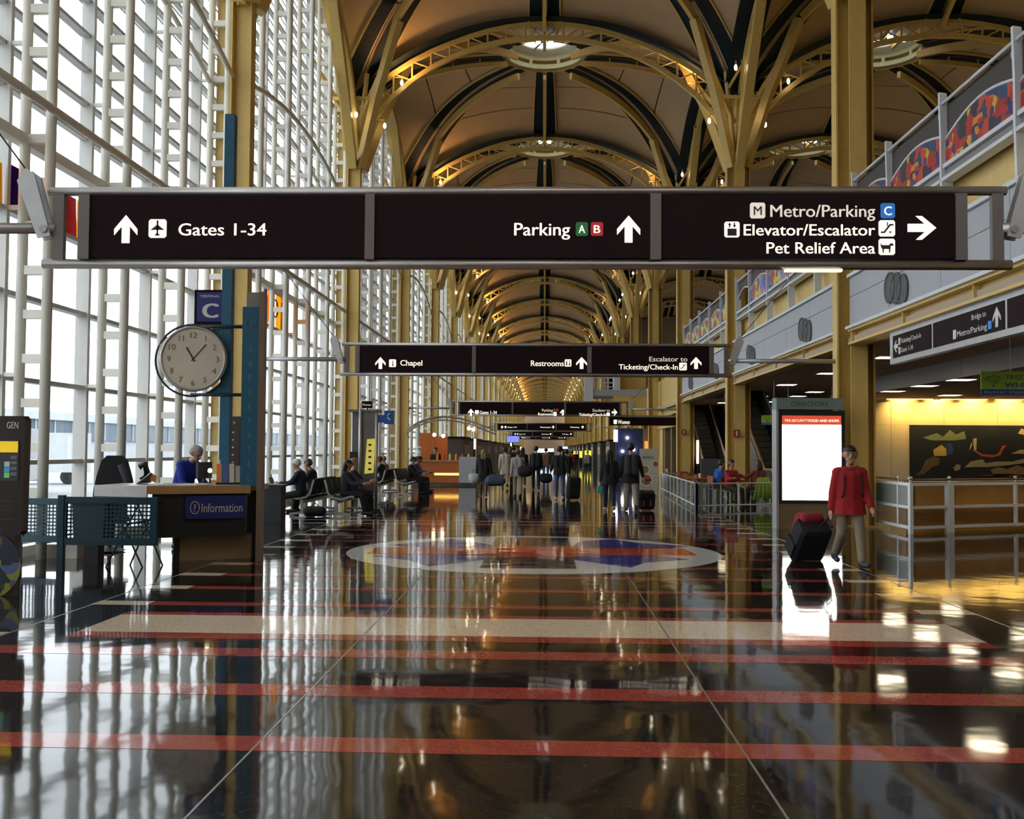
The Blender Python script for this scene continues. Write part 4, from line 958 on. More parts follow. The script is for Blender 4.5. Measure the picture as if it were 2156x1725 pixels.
# juice kiosk with curved canopy
ORG = mat('kiosk_orange', (.62, .16, .03), .5); 
t = empty('juice_kiosk', (-4.3, 46.7, 0), 0, 'orange counter kiosk under a curved lattice canopy by the windows', 'kiosk')
MB().box(-1.6, 1.2, -.5, .5, .12, 1.05).obj('counter', ORG, t); MB().box(-1.7, 1.3, -.55, .55, 1.05, 1.12).obj('counter_top', WOOD, t); MB().box(-1.6, 1.3, -.45, .5, 0, .12).obj('plinth', PG, t)
MB().box(-.6, 1.0, -.51, -.48, .45, .55).obj('light_strip', lamp_mat('strip_amber', (1, .6, .12), 2.2), t); MB().box(.5, 1.25, -.6, -.5, .12, 1.28).obj('white_panel', mat('panel_white', (.5, .5, .52), .5), t)
MB().box(-1.5, -.9, 1.3, 1.4, 0, 2.35).obj('menu_panel', ORG, t); MB().box(-.85, -.2, 1.35, 1.42, 0, 2.2).obj('menu_panel', mat('panel_bright_orange', (.7, .17, .03), .5), t)
arc = [(-1.9 + 4.0 * i / 16, -.2, 2.45 + .62 * math.sin(math.pi * (i / 16) ** .8)) for i in range(17)]
for dy, dz in ((0, 0), (.7, 0), (0, -.16)): MB().tube([(q[0], q[1] + dy, q[2] + dz) for q in arc], .035, 6).obj('canopy_chord', STEEL, t)
for i in range(0, 17, 2): MB().tube([arc[i], (arc[i][0], arc[i][1], arc[i][2] - .16)], .02, 5).obj('canopy_tie', STEEL, t)
for x, y in ((-1.4, .45), (1.2, .45)): MB().tube([(x, y, 0), (x, y, 2.9)], .035, 8).obj('canopy_post', STEEL, t)
for x, z in ((-.65, 2.25), (-.25, 2.2), (.9, 2.55), (1.1, 2.5)): g_ = MB().ball((x, -.2, z), .085, 10).obj('pendant_globe', lamp_mat('globe_warm', (1, .72, .42), 10), t, True); MB().tube([(x, -.2, z), (x, -.2, z + .5)], .008, 4).obj('pendant_cord', BLK, g_)
for i in range(6): MB().lathe([(.05, 0), (.06, .2), (.03, .24), (.03, .3)], 10, (-.5 + i * .28, -.2, 1.12)).obj('bottle', mat('juice_%d' % (i % 3), [(.8, .35, .03), (.7, .1, .05), (.75, .6, .1)][i % 3], .3), t)
MB().lathe([(.12, 0), (.13, .3), (.08, .45), (.12, .55), (.05, .62)], 12, (-1.35, -.1, 1.12)).obj('blender_machine', mat('machine_white', (.7, .7, .72), .3), t)

# ================================================================== DIRECTORY, MURAL, STAIR RAILING, CAFE
t = empty('directory_board', (4.88, 22.0, 0), R(2), 'backlit directory board headed DIRECTORY in front of the tall yellow column', 'directory')
MB().box(0, 1.38, 0, .32, 0, .56).obj('base', mat('directory_base', (.22, .14, .07), .5), t); MB().box(-.03, .02, -.02, .34, 0, 2.5).obj('side_frame', STEELM, t)
MB().box(.02, 1.41, -.03, .33, .54, 2.48).obj('case', BLK, t)
MB().box(.09, 1.33, -.036, -.03, .60, 2.18).obj('lit_screen', mat('directory_glow', (1, 1, .93), .4, emit=4.2, var=.02), t)
MB().box(.09, 1.33, -.036, -.03, 2.18, 2.37).obj('red_header', mat('header_red', (.65, .08, .04), .4, emit=.75), t)
text('PRE-SECURITY', 'lettering', LET, t, (.15, .63, 2.24, 2.295, -.038)); text('FOOD AND SHOPS', 'lettering', LET, t, (.645, 1.28, 2.24, 2.295, -.038), bold=.03)
MB().box(-.03, 1.37, -.05, .34, 2.50, 2.74).obj('header_box', mat('header_grey', (.20, .26, .25), .45), t); text('DIRECTORY', 'lettering', mat('header_letter', (.06, .08, .08), .5), t, (.28, 1.06, 2.57, 2.67, -.052))
# mural
t = empty('mural_painting', (13.15, 38, 0), 0, 'long dark mural with red figure and yellow house shape on cream wall', 'painting')
MB().box(0, 6.6, -.06, 0, .62, 2.6).obj('canvas', mat('mural_night', (.012, .014, .02), .5, var=.5, scale=1.5), t)
def mp(poly, c, nm='painted_shape', z=-.065):
    q = [(( px - 1915) / 241 * 4.06, 2.6 - (py - 895) / 110 * 1.85) for px, py in poly]
    MB().prism(q, 'y', z - .004, z + .002).obj(nm, mat('paint_%02x%02x%02x' % tuple(int(v * 255) for v in c), c, .6, var=.25, scale=5), t)
mp([(1942, 922), (1972, 912), (1985, 920), (2000, 905), (2012, 915), (2030, 908), (2034, 924), (2010, 928), (1960, 928)], (.16, .19, .11))
mp([(1982, 937), (1964, 948), (1966, 961), (1992, 961), (1992, 946)], (.50, .33, .07)); mp([(1984, 936), (2002, 934), (2007, 945), (2006, 955), (1993, 960), (1993, 946)], (.02, .05, .16))
mp([(1966, 962), (1978, 966), (1976, 980), (1962, 984), (1944, 1000), (1926, 1003), (1940, 990), (1948, 970)], (.14, .08, .04))
mp([(2046, 948), (2052, 948), (2070, 957), (2095, 958), (2103, 952), (2110, 938), (2119, 937), (2112, 945), (2106, 958), (2090, 963), (2066, 961)], (.40, .05, .03)); mp([(2048, 924), (2056, 922), (2055, 950), (2050, 950)], (.42, .32, .20)); mp([(2046, 930), (2042, 940), (2040, 950), (2046, 938)], (.5, .45, .38))
mp([(2014, 978), (2022, 981), (2020, 990), (2010, 993), (2006, 986)], (.26, .22, .14)); mp([(2030, 985), (2044, 972), (2068, 967), (2074, 976), (2098, 972), (2130, 972), (2156, 965), (2156, 975), (2120, 980), (2080, 984), (2050, 984)], (.30, .25, .15))
mp([(2084, 990), (2100, 984), (2120, 988), (2140, 980), (2156, 985), (2156, 1000), (2120, 998), (2090, 998)], (.22, .14, .07)); mp([(2128, 955), (2146, 947), (2156, 946), (2156, 955)], (.40, .28, .14)); mp([(2143, 912), (2150, 901), (2160, 904), (2160, 916)], (.55, .38, .18))
mp([(2060, 1003), (2080, 1000), (2110, 1004), (2140, 1000), (2156, 1004)], (.30, .10, .05)); mp([(2165, 960), (2230, 930), (2290, 950), (2280, 990), (2190, 995)], (.25, .2, .12))
MB().box(0, 6.6, -.09, 0, .58, .63).obj('frame_rail', BLK, t)
# railing round the stair opening
t = empty('stair_railing', (0, 0, 0), 0, 'white framed railing with mesh panels round the stair opening', 'railing')
PERF = mat('rail_mesh_grey', (.22, .24, .22), .5); WOODP = mat('wood_panel', (.46, .24, .07), .4, var=.2, scale=4)
def rail_run(a, b, cuts, inf_up, inf_lo):
    a, b = Vector(a), Vector(b); u = (b - a); L_ = u.length; rz = math.atan2(u.y, u.x)
    g = empty('railing_run', (a.x, a.y, 0), rz, parent=t)
    for z in (.12, .52, .98): MB().box(0, L_, -.025, .025, z - .03, z + .03).obj('rail_bar', WHT2, g)
    for cx in cuts: MB().box(cx - .03, cx + .03, -.03, .03, .0 if cx in (cuts[0], cuts[-1]) else .08, 1.0).obj('rail_upright', WHT2, g)
    for c0, c1 in zip(cuts, cuts[1:]):
        if inf_up: MB().box(c0 + .03, c1 - .03, -.006, .006, .55, .95).obj('upper_panel', inf_up, g)
        if inf_lo:
            for k in range(12): MB().box(c0 + .03, c1 - .03, -.012, .012, .16 + k * .028, .174 + k * .028).obj('slat', inf_lo, g)
        MB().tube([(c0, 0, 1.0), (c0, 0, 1.09)], .02, 6).obj('rail_stem', STEELM, g); MB().ball((c0, 0, 1.1), .04, 8).obj('rail_knob', STEELM, g, True)
    MB().tube([(0, 0, 1.07), (L_, 0, 1.07)], .022, 8).obj('handrail', mat('handrail_wood', (.16, .08, .04), .35), g, True)
rail_run((7.26, 20.9), (7.26, 23.4), [0, .72, 2.5], PERF, mat('slat_brown', (.20, .12, .07), .5))
rail_run((7.24, 20.9), (8.2, 21.4), [0, 1.0824], None, None); rail_run((8.2, 21.4), (11.6, 23.1), [0, 1.9, 3.8013], None, None)
MB().cbox((8.2, 21.4, .5), (.16, .10, 1.0), R(27)).obj('corner_post', WHT2, t)
w_ = tag(MB().prism([(7.5, 21.35), (12.2, 23.75), (12.2, 24.0), (7.4, 21.6)], 'z', 0, .98).obj('wood_counter', WOODP), 'wood panelled low wall behind the white stair railing', 'low wall')
MB().prism([(7.46, 21.3), (12.25, 23.72), (12.2, 24.05), (7.36, 21.62)], 'z', .98, 1.02).obj('counter_cap', mat('cap_dark', (.10, .05, .03), .3), w_)
for k in range(9): MB().prism([(7.49, 21.335), (12.2, 23.735), (12.2, 23.75), (7.5, 21.35)], 'z', .06 + k * .05, .10 + k * .05).obj('slat', mat('slat_wood', (.36, .17, .045), .45), w_)
MB().prism([(7.49, 21.33), (12.2, 23.73), (12.2, 23.75), (7.5, 21.35)], 'z', 0, .05).obj('kick', mat('kick_amber', (.5, .26, .05), .4), w_)
t = empty('hand_sanitizer_stand', (9.05, 19.9, 0), 0, 'pale panel stand with red and blue top at the railing', 'stand')
MB().box(0, .5, 0, .04, .75, 1.12).obj('panel', mat('stand_pale', (.45, .45, .48), .5), t); MB().box(.0, .5, -.01, .05, 1.12, 1.16).obj('blue_band', WBL, t); MB().box(.0, .5, -.01, .05, 1.16, 1.19).obj('red_band', mat('band_red', (.5, .05, .05), .5), t); MB().box(.22, .28, 0, .04, 0, .75).obj('stem', STEEL, t)
# alarm boxes
for x, y, z, lab in ((6.62, 36.2, 2.22, 'red fire alarm box on the yellow column by the cafe'), (6.62, 49.9, 2.5, 'small red fire alarm box on the farther yellow column')):
    t = empty('fire_alarm', (x, y, z), 0, lab, 'alarm'); MB().box(-.1, .1, -.07, 0, -.13, .13).obj('box', mat('alarm_red', (.35, .02, .02), .4), t); MB().box(-.03, .03, -.08, -.07, -.09, .09).obj('mark', LETW, t)
# escalators
def escalator(x0, y0, lab):
    e = empty('escalator', (x0, y0, 0), 0, lab, 'escalator', 'escalators up to the balcony level')
    sl = math.tan(R(30)); Lh = 9.4
    DK = mat('escalator_dark', (.015, .015, .016), .4); PNL = mat('escalator_side', (.13, .10, .085), .3, .5)
    MB().prism([(-.6, 0), (1.0, 0), (1.0 + Lh, Lh * sl), (1.0 + Lh, Lh * sl - .9), (1.9, -.0), (-.6, 0)][:5], 'x', .12, 1.1).obj('truss_box', DK, e)
    step = MB().box(.2, 1.02, 0, .40, -.21, 0).mesh('step', mat('step_grey', (.06, .06, .062), .4, .5))
    for i in range(22): link('step', step, e, (0, 1.0 + i * .40, .12 + (i + 1) * .40 * sl))
    for sx in (.0, 1.1):
        MB().prism([(-.7, 0), (.9, 0), (1.0 + Lh, Lh * sl - .4), (1.0 + Lh, Lh * sl + .9), (.7, .95), (-.5, .95), (-.8, .6)], 'x', sx, sx + .12).obj('balustrade', PNL, e)
        MB().tube([(sx + .06, -.8, .55), (sx + .06, -.72, .9), (sx + .06, -.5, 1.0), (sx + .06, .7, 1.0), (sx + .06, 1.0 + Lh, Lh * sl + .97)], .045, 8).obj('handrail', STEELM if sx else mat('handrail_tan', (.30, .20, .10), .4), e)
escalator(7.45, 35.2, 'dark escalator rising behind the directory board'); escalator(7.45, 48.6, 'dark escalator rising behind the seated cafe guests'); escalator(9.3, 48.6, 'dark escalator rising side by side with another behind the cafe')
tag(MB().prism([(7.1, 47.6), (8.5, 47.6), (8.5, 47.75), (7.1, 47.75)], 'z', 0, 1.25).obj('grey_partition', mat('partition_grey', (.07, .075, .085), .5)), 'low dark grey partition in front of the far escalator', 'partition')
t = empty('light_column', (7.3, 50.0, 0), 0, 'glowing slim yellow light panel beside the escalator', 'lamp'); MB().lathe([(.001, 1.0), (.06, 1.0), (.06, 2.12), (.001, 2.12)], 10).obj('lit_tube', lamp_mat('light_column_glow', (1, .95, .55), 2.2), t); MB().lathe([(.10, 0), (.10, .03), (.03, .04), (.03, 1.0)], 10).obj('stem', BLK, t)
# cafe railing
t = empty('cafe_railing', (0, 0, 0), 0, 'low white cafe railing with slim posts beside the walkway', 'railing')
A0, A1, A2 = Vector((4.61, 41.4)), Vector((4.13, 28.45)), Vector((6.65, 29.9))
def crun(a, b, n):
    for z in (.12, .72): MB().tube([(a.x, a.y, z), (b.x, b.y, z)], .022, 6).obj('rail_bar', WHT2, t)
    for i in range(n + 1):
        q = a.lerp(b, i / n); MB().box(q.x - .025, q.x + .025, q.y - .02, q.y + .02, 0, .74).obj('rail_post', WHT2, t)
    MB().prism([(a.x, a.y), (b.x, b.y), (b.x + .01, b.y + .01), (a.x + .01, a.y + .01)], 'z', .14, .70).obj('clear_panel', GLASS, t)
crun(A0, A1, 9); crun(A1, A2, 2)
MB().cbox((4.2, 28.6, .38), (.2, .2, .76)).obj('corner_box', mat('corner_grey', (.22, .24, .24), .5), t)
TB = mat('table_red_wood', (.30, .09, .03), .3); 
def table(x, y, lab):
    t = empty('cafe_table', (x, y, 0), 0, lab, 'table', 'cafe tables')
    MB().lathe([(.001, .76), (.40, .76), (.42, .74), (.40, .72), (.001, .72)], 20).obj('table_top', TB, t); MB().lathe([(.22, 0), (.22, .02), (.03, .05), (.03, .72)], 12).obj('pedestal', STEELM, t)
def chair(x, y, rz, lab):
    t = empty('cafe_chair', (x, y, 0), rz, lab, 'chair', 'cafe chairs')
    MB().prism([(-.21, -.2), (.21, -.2), (.19, .2), (-.19, .2)], 'z', .43, .46).obj('seat', TB, t)
    MB().bar([(-.20, -.2, .70), (-.1, -.25, .72), (.1, -.25, .72), (.20, -.2, .70)], .03, .26, up=(0, 0, 1)).obj('backrest', TB, t)
    for sx in (-.18, .18):
        MB().tube([(sx, -.2, .0), (sx, -.2, .45), (sx, -.22, .8)], .014, 6).obj('leg', STEELM, t); MB().tube([(sx * .9, .18, 0), (sx * .9, .18, .44)], .014, 6).obj('leg', STEELM, t)
for x, y in ((4.84, 33.15), (5.0, 35.2), (5.05, 37.6), (5.1, 40.0)): table(x, y, 'round red-brown cafe table along the low railing')
table(5.75, 31.6, 'round cafe table between the two people in red and blue'); table(6.78, 31.55, 'small cafe table beside the directory board')
for x, y, r_ in ((5.55, 33.2, 1.4), (5.6, 35.6, 1.5), (5.0, 34.0, 0.1), (5.0, 36.4, .1), (5.05, 38.8, .1)): chair(x, y, r_, 'brown cafe chair tucked at a round table')
chair(5.32, 32.4, -math.pi / 2 + .2, 'brown cafe chair under the person in blue'); chair(5.45, 30.8, math.pi + .5, 'brown cafe chair under the person in the red sweater'); chair(6.25, 30.65, .35, 'brown cafe chair with lime green coat over its back')
cb = MB(); random.seed(3); n = 14
for i in range(n + 1):
    x = -.26 + .52 * i / n; f = .03 * math.sin(i * 1.9)
    for z, y, k in ((.86, -.27, .62), (.70, -.30 + f, .9), (.45, -.31 + f * 1.6, 1.15), (.22 - .06 * math.sin(i * .9), -.30 + f * 2, 1.35)): cb.v.append((x * k, y, z))
for i in range(n):
    for j in range(3): q = i * 4 + j; cb.f.append((q, q + 1, q + 5, q + 4)); cb.m.append(0)
lc_ = cb.obj('lime_coat', mat('lime_fabric', (.30, .50, .05), .8, bump=.3), None, True, (6.25, 30.62, 0), .35); sm = lc_.modifiers.new('t', 'SOLIDIFY'); sm.thickness = .03
tag(lc_, 'lime green coat hanging over the back of a cafe chair', 'coat')
for x, y, lab in ((4.75, 40.6, 'white cup on the far cafe table'), (4.9, 33.05, 'white cup on a round cafe table')): 
    t = empty('paper_cup', (x, y, .76), 0, lab, 'cup'); MB().lathe([(.001, 0), (.035, 0), (.045, .13), (.04, .13), (.001, .02)], 12).obj('cup', LETW, t); MB().lathe([(.048, .12), (.048, .145), (.001, .15)], 12).obj('lid', LETW, t)
# standing food banner
t = empty('menu_banner', (3.45, 38.0, 0), 0, 'white standing banner with bowls of food beside the cafe', 'banner')
MB().box(0, .66, 0, .03, .06, 1.68).obj('print_panel', mat('banner_white', (.52, .48, .42), .5), t); MB().box(-.02, .68, -.1, .14, 0, .06).obj('foot', STEELM, t)
text('BOWLS', 'lettering', BLK, t, (.12, .52, 1.32, 1.41, -.001), bold=.02); text('NOODLE', 'lettering', mat('print_tan', (.3, .22, .14), .5), t, (.2, .46, 1.46, 1.5, -.001))
for x, z, r_ in ((.24, .55, .23), (.20, .92, .17), (.58, 1.12, .12)):
    MB().lathe([(.001, -.003), (r_, -.003)], 20, (x, 0, z), axis='y').obj('bowl_print', LETW, t).scale = (1, 1, 1)
    MB().lathe([(.001, -.006), (r_ * .82, -.006)], 20, (x, 0, z), axis='y').obj('food_print', mat('food_print_%d' % int(z * 100), (.32, .10, .03) if z != .92 else (.22, .20, .05), .5, var=.6, scale=14), t)
# ---------------------------------------------------------------- far side: cross balcony, shops and screens
t = empty('bridge_balcony', (0, 64, 0), 0, 'yellow walled balcony with white railing reaching out over the far hall', 'balcony')
MB().box(4.2, 6.25, .7, 4, 5.35, 6.6).obj('wall', YEL, t); MB().box(2.6, 6.25, -.05, 4, 4.95, 5.35).obj('slab', GREYP, t); MB().box(4.2, 4.6, -.1, 4, 5.3, 6.6).obj('corner_pier', WHT2, t)
for i in range(5): MB().box(2.62 + i * .4, 2.68 + i * .4, -.02, .04, 5.3, 6.1).obj('railing_post', WHT2, t)
for z in (5.5, 5.75, 6.05): MB().tube([(2.6, 0, z), (4.3, 0, z)], .03, 6).obj('rail_bar', WHT2, t)
MB().box(2.4, 2.95, -.1, .2, 4.6, 6.2).obj('end_fin', WHT2, t); MB().box(4.2, 6.25, .0, .2, 3.6, 4.95).obj('lower_wall', YEL, t); MB().box(5.0, 5.3, -.15, .05, 3.3, 4.95).obj('pier', YEL2, t)
t = empty('blue_shop_front', (5.1, 66, 0), 0, 'deep blue shop column with bright white sign', 'shop')
MB().box(-.6, 1.1, 0, .4, 0, 3.0).obj('blue_wall', mat('shop_blue', (.02, .035, .14), .5), t); MB().box(-.75, -.5, -.1, 0, 2.15, 2.9).obj('white_sign', lamp_mat('shop_white_glow', (1, .95, 1), 3), t); MB().box(1.1, 1.9, 0, .4, 0, 3.0).obj('tan_wall', mat('shop_tan', (.35, .22, .12), .5), t)
MB().box(1.2, 1.5, -.05, 0, .9, 2.2).obj('amber_panel', lamp_mat('shop_amber', (1, .4, .08), .7), t)
for x, z in ((-.2, 1.55), (.5, 1.65), (.1, 2.4)): MB().ball((x, -.2, z), .10, 8).obj('globe_lamp', BULB, t)
t = empty('screen_stand', (-2.15, 70, 2.3), 0, 'blue television screen on a stand beyond the far walkers', 'screen')
MB().box(-.42, .42, 0, .08, -.24, .26).obj('case', BLK, t); MB().box(-.40, .40, -.005, 0, -.2, .22).obj('picture', mat('tv_blue', (.18, .22, .75), .4, emit=1.1, var=.6, scale=4), t); MB().box(-.03, .03, .02, .06, -2.3, .26).obj('stem', BLK, t); MB().box(-.25, .25, -.2, .25, -2.3, -2.26).obj('foot', BLK, t)
SHOPG = [lamp_mat('shop_cool', (.75, .85, 1), 2.5), lamp_mat('shop_yellow', (.9, .8, .08), 1.0), lamp_mat('shop_warm', (1, .7, .4), 2.0)]
random.seed(11)
for i, (px, py, wd, ht, Y_, m_, lab) in enumerate(((1140, 949, 26, 8, 150, 0, 'cool white lit shop sign'), (1160, 948, 12, 7, 140, 0, 'cool white lit shop sign'), (1190, 943, 10, 4, 130, 0, 'cool white lit shop sign'), (1192, 952, 6, 5, 125, 0, 'cool white lit shop sign'), (1212, 956, 9, 12, 110, 1, 'yellow lit shop sign'), (1223, 957, 6, 14, 108, 1, 'yellow lit shop sign'), (1238, 955, 14, 12, 104, 1, 'yellow lit shop sign'), (1097, 945, 4, 8, 90, 2, 'warm lit shop lamp'), (1076, 936, 3, 7, 92, 2, 'warm lit shop lamp'), (1000, 935, 5, 22, 60, 2, 'warm lit shop lamp'))):
    a, b = atY(px - wd / 2, py + ht / 2, Y_), atY(px + wd / 2, py - ht / 2, Y_)
    s_ = empty('far_shop_sign', (0, 0, 0), 0, lab + ' far down the hall', 'lit sign', 'distant shop lights')
    MB().box(a.x, b.x, Y_, Y_ + .08, a.z, b.z).obj('lit_face', SHOPG[m_], s_); MB().box(a.x - .05, b.x + .05, Y_ + .08, Y_ + .2, 0, b.z + .05).obj('backing', BLK, s_)
# low fixtures lining the far walls
for k in range(4, 16):
    y = YK(k)
    for sx, x, cc in ((-1, -5.9, (.10, .07, .06)), (1, 5.7, (.06, .05, .045))):
        s_ = empty('far_shop_unit', (x, y + 5, 0), 0, 'dark shop unit with pale shelf panel standing along the far hall', 'shop unit', 'far shop units')
        MB().box(-.7, .7, -2.5, 2.5, 0, 2.3).obj('body', mat('unit_%d' % sx, cc, .6), s_); MB().box(-.72 if sx > 0 else .70, -.70 if sx > 0 else .72, -2.2, 2.2, 1.2, 1.9).obj('shelf_panel', mat('unit_shelf', (.45, .36, .26), .6), s_); MB().box(-.8, .8, -2.6, 2.6, 2.3, 2.42).obj('canopy', SIGND, s_)

# ================================================================== PEOPLE
def capsules(prims, vox, mats, name, parent=None, smooth=4):
    """one continuous skin grown over tapered capsules (p0, p1, r0, r1)"""
    b = MB()
    for p0, p1, r0, r1 in prims:
        p0, p1 = Vector(p0), Vector(p1); ax = p1 - p0; L_ = ax.length
        if L_ < 1e-4: ax = Vector((0, 0, 1e-3)); L_ = 1e-3; p1 = p0 + ax
        t = ax / L_; prof = []
        for i in range(5): a = math.pi / 2 * (1 - i / 4); prof.append((p0 - t * r0 * math.sin(a), max(1e-3, r0 * math.cos(a))))
        for i in range(5): a = math.pi / 2 * i / 4; prof.append((p1 + t * r1 * math.sin(a), max(1e-3, r1 * math.cos(a))))
        b.tube([q for q, _ in prof], [r_ for _, r_ in prof], 12, up=(t.orthogonal()[:]))
    o = bpy.data.objects.new('tmp', b.mesh('tmp', mats))
    m = o.modifiers.new('r', 'REMESH'); m.mode = 'VOXEL'; m.voxel_size = vox
    m2 = o.modifiers.new('s', 'SMOOTH'); m2.factor = .5; m2.iterations = smooth
    me = bake(o)
    me.name = name; me.polygons.foreach_set('use_smooth', [True] * len(me.polygons))
    me.materials.clear()
    for mm in (mats if isinstance(mats, list) else [mats]): me.materials.append(mm)
    return link(name, me, parent)
SKIN = mat('skin_light', (.50, .27, .18), .5, var=.06); SKIN2 = mat('skin_tan', (.38, .20, .12), .5, var=.06)
def cloth(name, c): return mat('cloth_' + name, c, .85, var=.15, scale=12, bump=.15)
def person(loc, rz, H, label, top, bottom, hair, skin=SKIN, shoe=BLK, legs=((18, 6), (-16, 22)), arms=((-18, 8, 12), (18, 8, 18)), lean=0, sit=None, vox=.016, coat=0, hairlen=0, headturn=0, headdrop=0, loose=1.0, detail=False, hem=None, hs_=1.0, puff=1.0, group=None, bare=False, socks=None):
    k = H / 1.75
    V = lambda x, y, z: Vector((x, y, z))
    ln = R(lean)
    piv = V(0, 0, .93)
    def up(v): d_ = v - piv; return piv + V(d_.x, d_.y * math.cos(ln) + d_.z * math.sin(ln), -d_.y * math.sin(ln) + d_.z * math.cos(ln))
    J = {}
    for s_, nm, (a, b) in ((-1, 'L', legs[0]), (1, 'R', legs[1])):
        a, b = R(a), R(b); hip = V(s_ * .095, 0, .92); knee = hip + V(s_ * .01, math.sin(a) * .43, -math.cos(a) * .43); an = knee + V(0, math.sin(a - b) * .42, -math.cos(a - b) * .42)
        J['hip' + nm], J['kn' + nm], J['an' + nm] = hip, knee, an
        f = R(0) if sit is None else 0
        pt = max(-.5, min(.5, -(a - b) * .6)) if sit is None else 0
        toe = an + V(s_ * .02, .17 * math.cos(pt), -.03 + .17 * math.sin(-pt) * .6); J['toe' + nm] = toe; J['heel' + nm] = an + V(0, -.05, -.035)
    for s_, nm, (a, ab, e) in ((-1, 'L', arms[0]), (1, 'R', arms[1])):
        a, ab, e = R(a), R(ab), R(e); sh = V(s_ * .178, 0, 1.395)
        d1 = V(s_ * math.sin(ab), math.sin(a) * math.cos(ab), -math.cos(a) * math.cos(ab)); el = sh + d1 * .29
        d2 = V(s_ * math.sin(ab) * .6, math.sin(a + e) * math.cos(ab), -math.cos(a + e) * math.cos(ab)).normalized(); wr_ = el + d2 * .25
        J['sh' + nm], J['el' + nm], J['wr' + nm] = up(sh), up(el), up(wr_); J['hd' + nm] = (up(wr_ + d2) - up(wr_)).normalized()
    J['neck'] = up(V(0, 0, 1.49)); hc = up(V(0, .02, 1.642)) + V(0, .04 * headdrop, -.03 * headdrop); J['head'] = hc
    zmin = min(J[x].z for x in ('heelL', 'heelR', 'toeL', 'toeR')) - .045
    if sit is not None: zmin = .93 - (sit + .09) / k
    sh_ = V(0, 0, -zmin)
    P = {n_: ((v + sh_) * k if not n_.startswith('hd') else v) for n_, v in J.items()}
    Z = lambda x, y, z: (up(V(x, y, z)) + sh_) * k
    r = lambda v: v * k
    # body
    pr = []
    for n_ in 'LR':
        pr += [(P['hip' + n_], P['kn' + n_], r(.075), r(.05)), (P['kn' + n_], P['an' + n_], r(.05), r(.036)), (P['heel' + n_], P['toe' + n_], r(.035), r(.03)),
               (P['sh' + n_], P['el' + n_], r(.046), r(.036)), (P['el' + n_], P['wr' + n_], r(.036), r(.026))]
        d_ = P['hd' + n_]; w0 = P['wr' + n_]; side = V(0, 0, 1).cross(d_); side = side.normalized() if side.length > .1 else V(0, 1, 0)
        fw = V(0, 1, 0) - d_ * d_.y; fw = fw.normalized() if fw.length > .1 else V(0, 0, 1)
        pr.append((w0, w0 + d_ * r(.08), r(.028), r(.034)))
        fr = r(.0095 if detail else .012)
        for i, l_ in enumerate((.072, .082, .078, .06)):
            b0 = w0 + d_ * r(.085) + fw * r((1.5 - i) * .022); b1 = b0 + d_ * r(l_ * .5); b2 = b1 + d_ * r(l_ * .4) - side * r(.02) * (1 if n_ == 'L' else -1)
            pr += [(b0, b1, fr, fr * .95), (b1, b2, fr * .95, fr * .8)]
        b0 = w0 + d_ * r(.03) + fw * r(.03); pr += [(b0, b0 + d_ * r(.045) + fw * r(.03), fr * 1.2, fr), (b0 + d_ * r(.045) + fw * r(.03), b0 + d_ * r(.08) + fw * r(.03), fr, fr * .9)]
    pr += [(Z(-.07, 0, 1.38), Z(-.06, 0, .98), r(.10), r(.10)), (Z(.07, 0, 1.38), Z(.06, 0, .98), r(.10), r(.10)), (P['hipL'], P['hipR'], r(.10), r(.10)), (P['shL'], P['shR'], r(.06), r(.06)), (P['neck'] - V(0, 0, r(.05)), P['head'] - V(0, 0, r(.06)), r(.056), r(.052))]
    th = R(headturn); hf = V(-math.sin(th), math.cos(th), 0); hs = V(math.cos(th), math.sin(th), 0); hd = P['head']
    if headdrop: hf = (hf - V(0, 0, .35 * headdrop)).normalized()
    hu = hs.cross(hf)
    rb_ = r; r = lambda v: v * k * hs_
    H_ = lambda x, y, z: hd + hs * r(x) + hf * r(y) + hu * r(z)
    pr += [(H_(0, -.02, .035), H_(0, .01, .03), r(.092), r(.088)), (H_(0, .02, -.01), H_(0, .045, -.075), r(.072), r(.045)), (H_(0, .08, .02), H_(0, .105, -.02), r(.012), r(.017)), (H_(-.082, 0, .0), H_(-.088, -.01, .03), r(.016), r(.018)), (H_(.082, 0, .0), H_(.088, -.01, .03), r(.016), r(.018)), (H_(-.03, .062, -.052), H_(.03, .062, -.052), r(.022), r(.022)), (H_(-.035, .075, .035), H_(.035, .075, .035), r(.018), r(.018))]
    rh_ = r; r = rb_
    bo = capsules(pr, vox * (.55 if detail else 1), skin, 'person', None, 3)
    bo.location = loc; bo.rotation_euler = (0, 0, rz); tag(bo, label, 'person', group)
    # trousers
    tr_ = [(P['hipL'], P['hipR'], r(.104), r(.104)), (Z(-.07, 0, 1.02), Z(.07, 0, 1.02), r(.105), r(.105))]
    for n_ in 'LR': tr_ += [(P['hip' + n_], P['kn' + n_], r(.098 * loose), r(.070 * loose)), (P['kn' + n_], P['an' + n_] + (P['kn' + n_] - P['an' + n_]) * (.10 if not bare else .75), r(.070 * loose), r(.062 * loose))]
    if not bare: capsules(tr_, vox, bottom, 'trousers', bo)
    elif socks: capsules([q for n_ in 'LR' for q in ((P['kn' + n_].lerp(P['an' + n_], .15), P['an' + n_], r(.058), r(.045)),)], vox, socks, 'boots', bo)
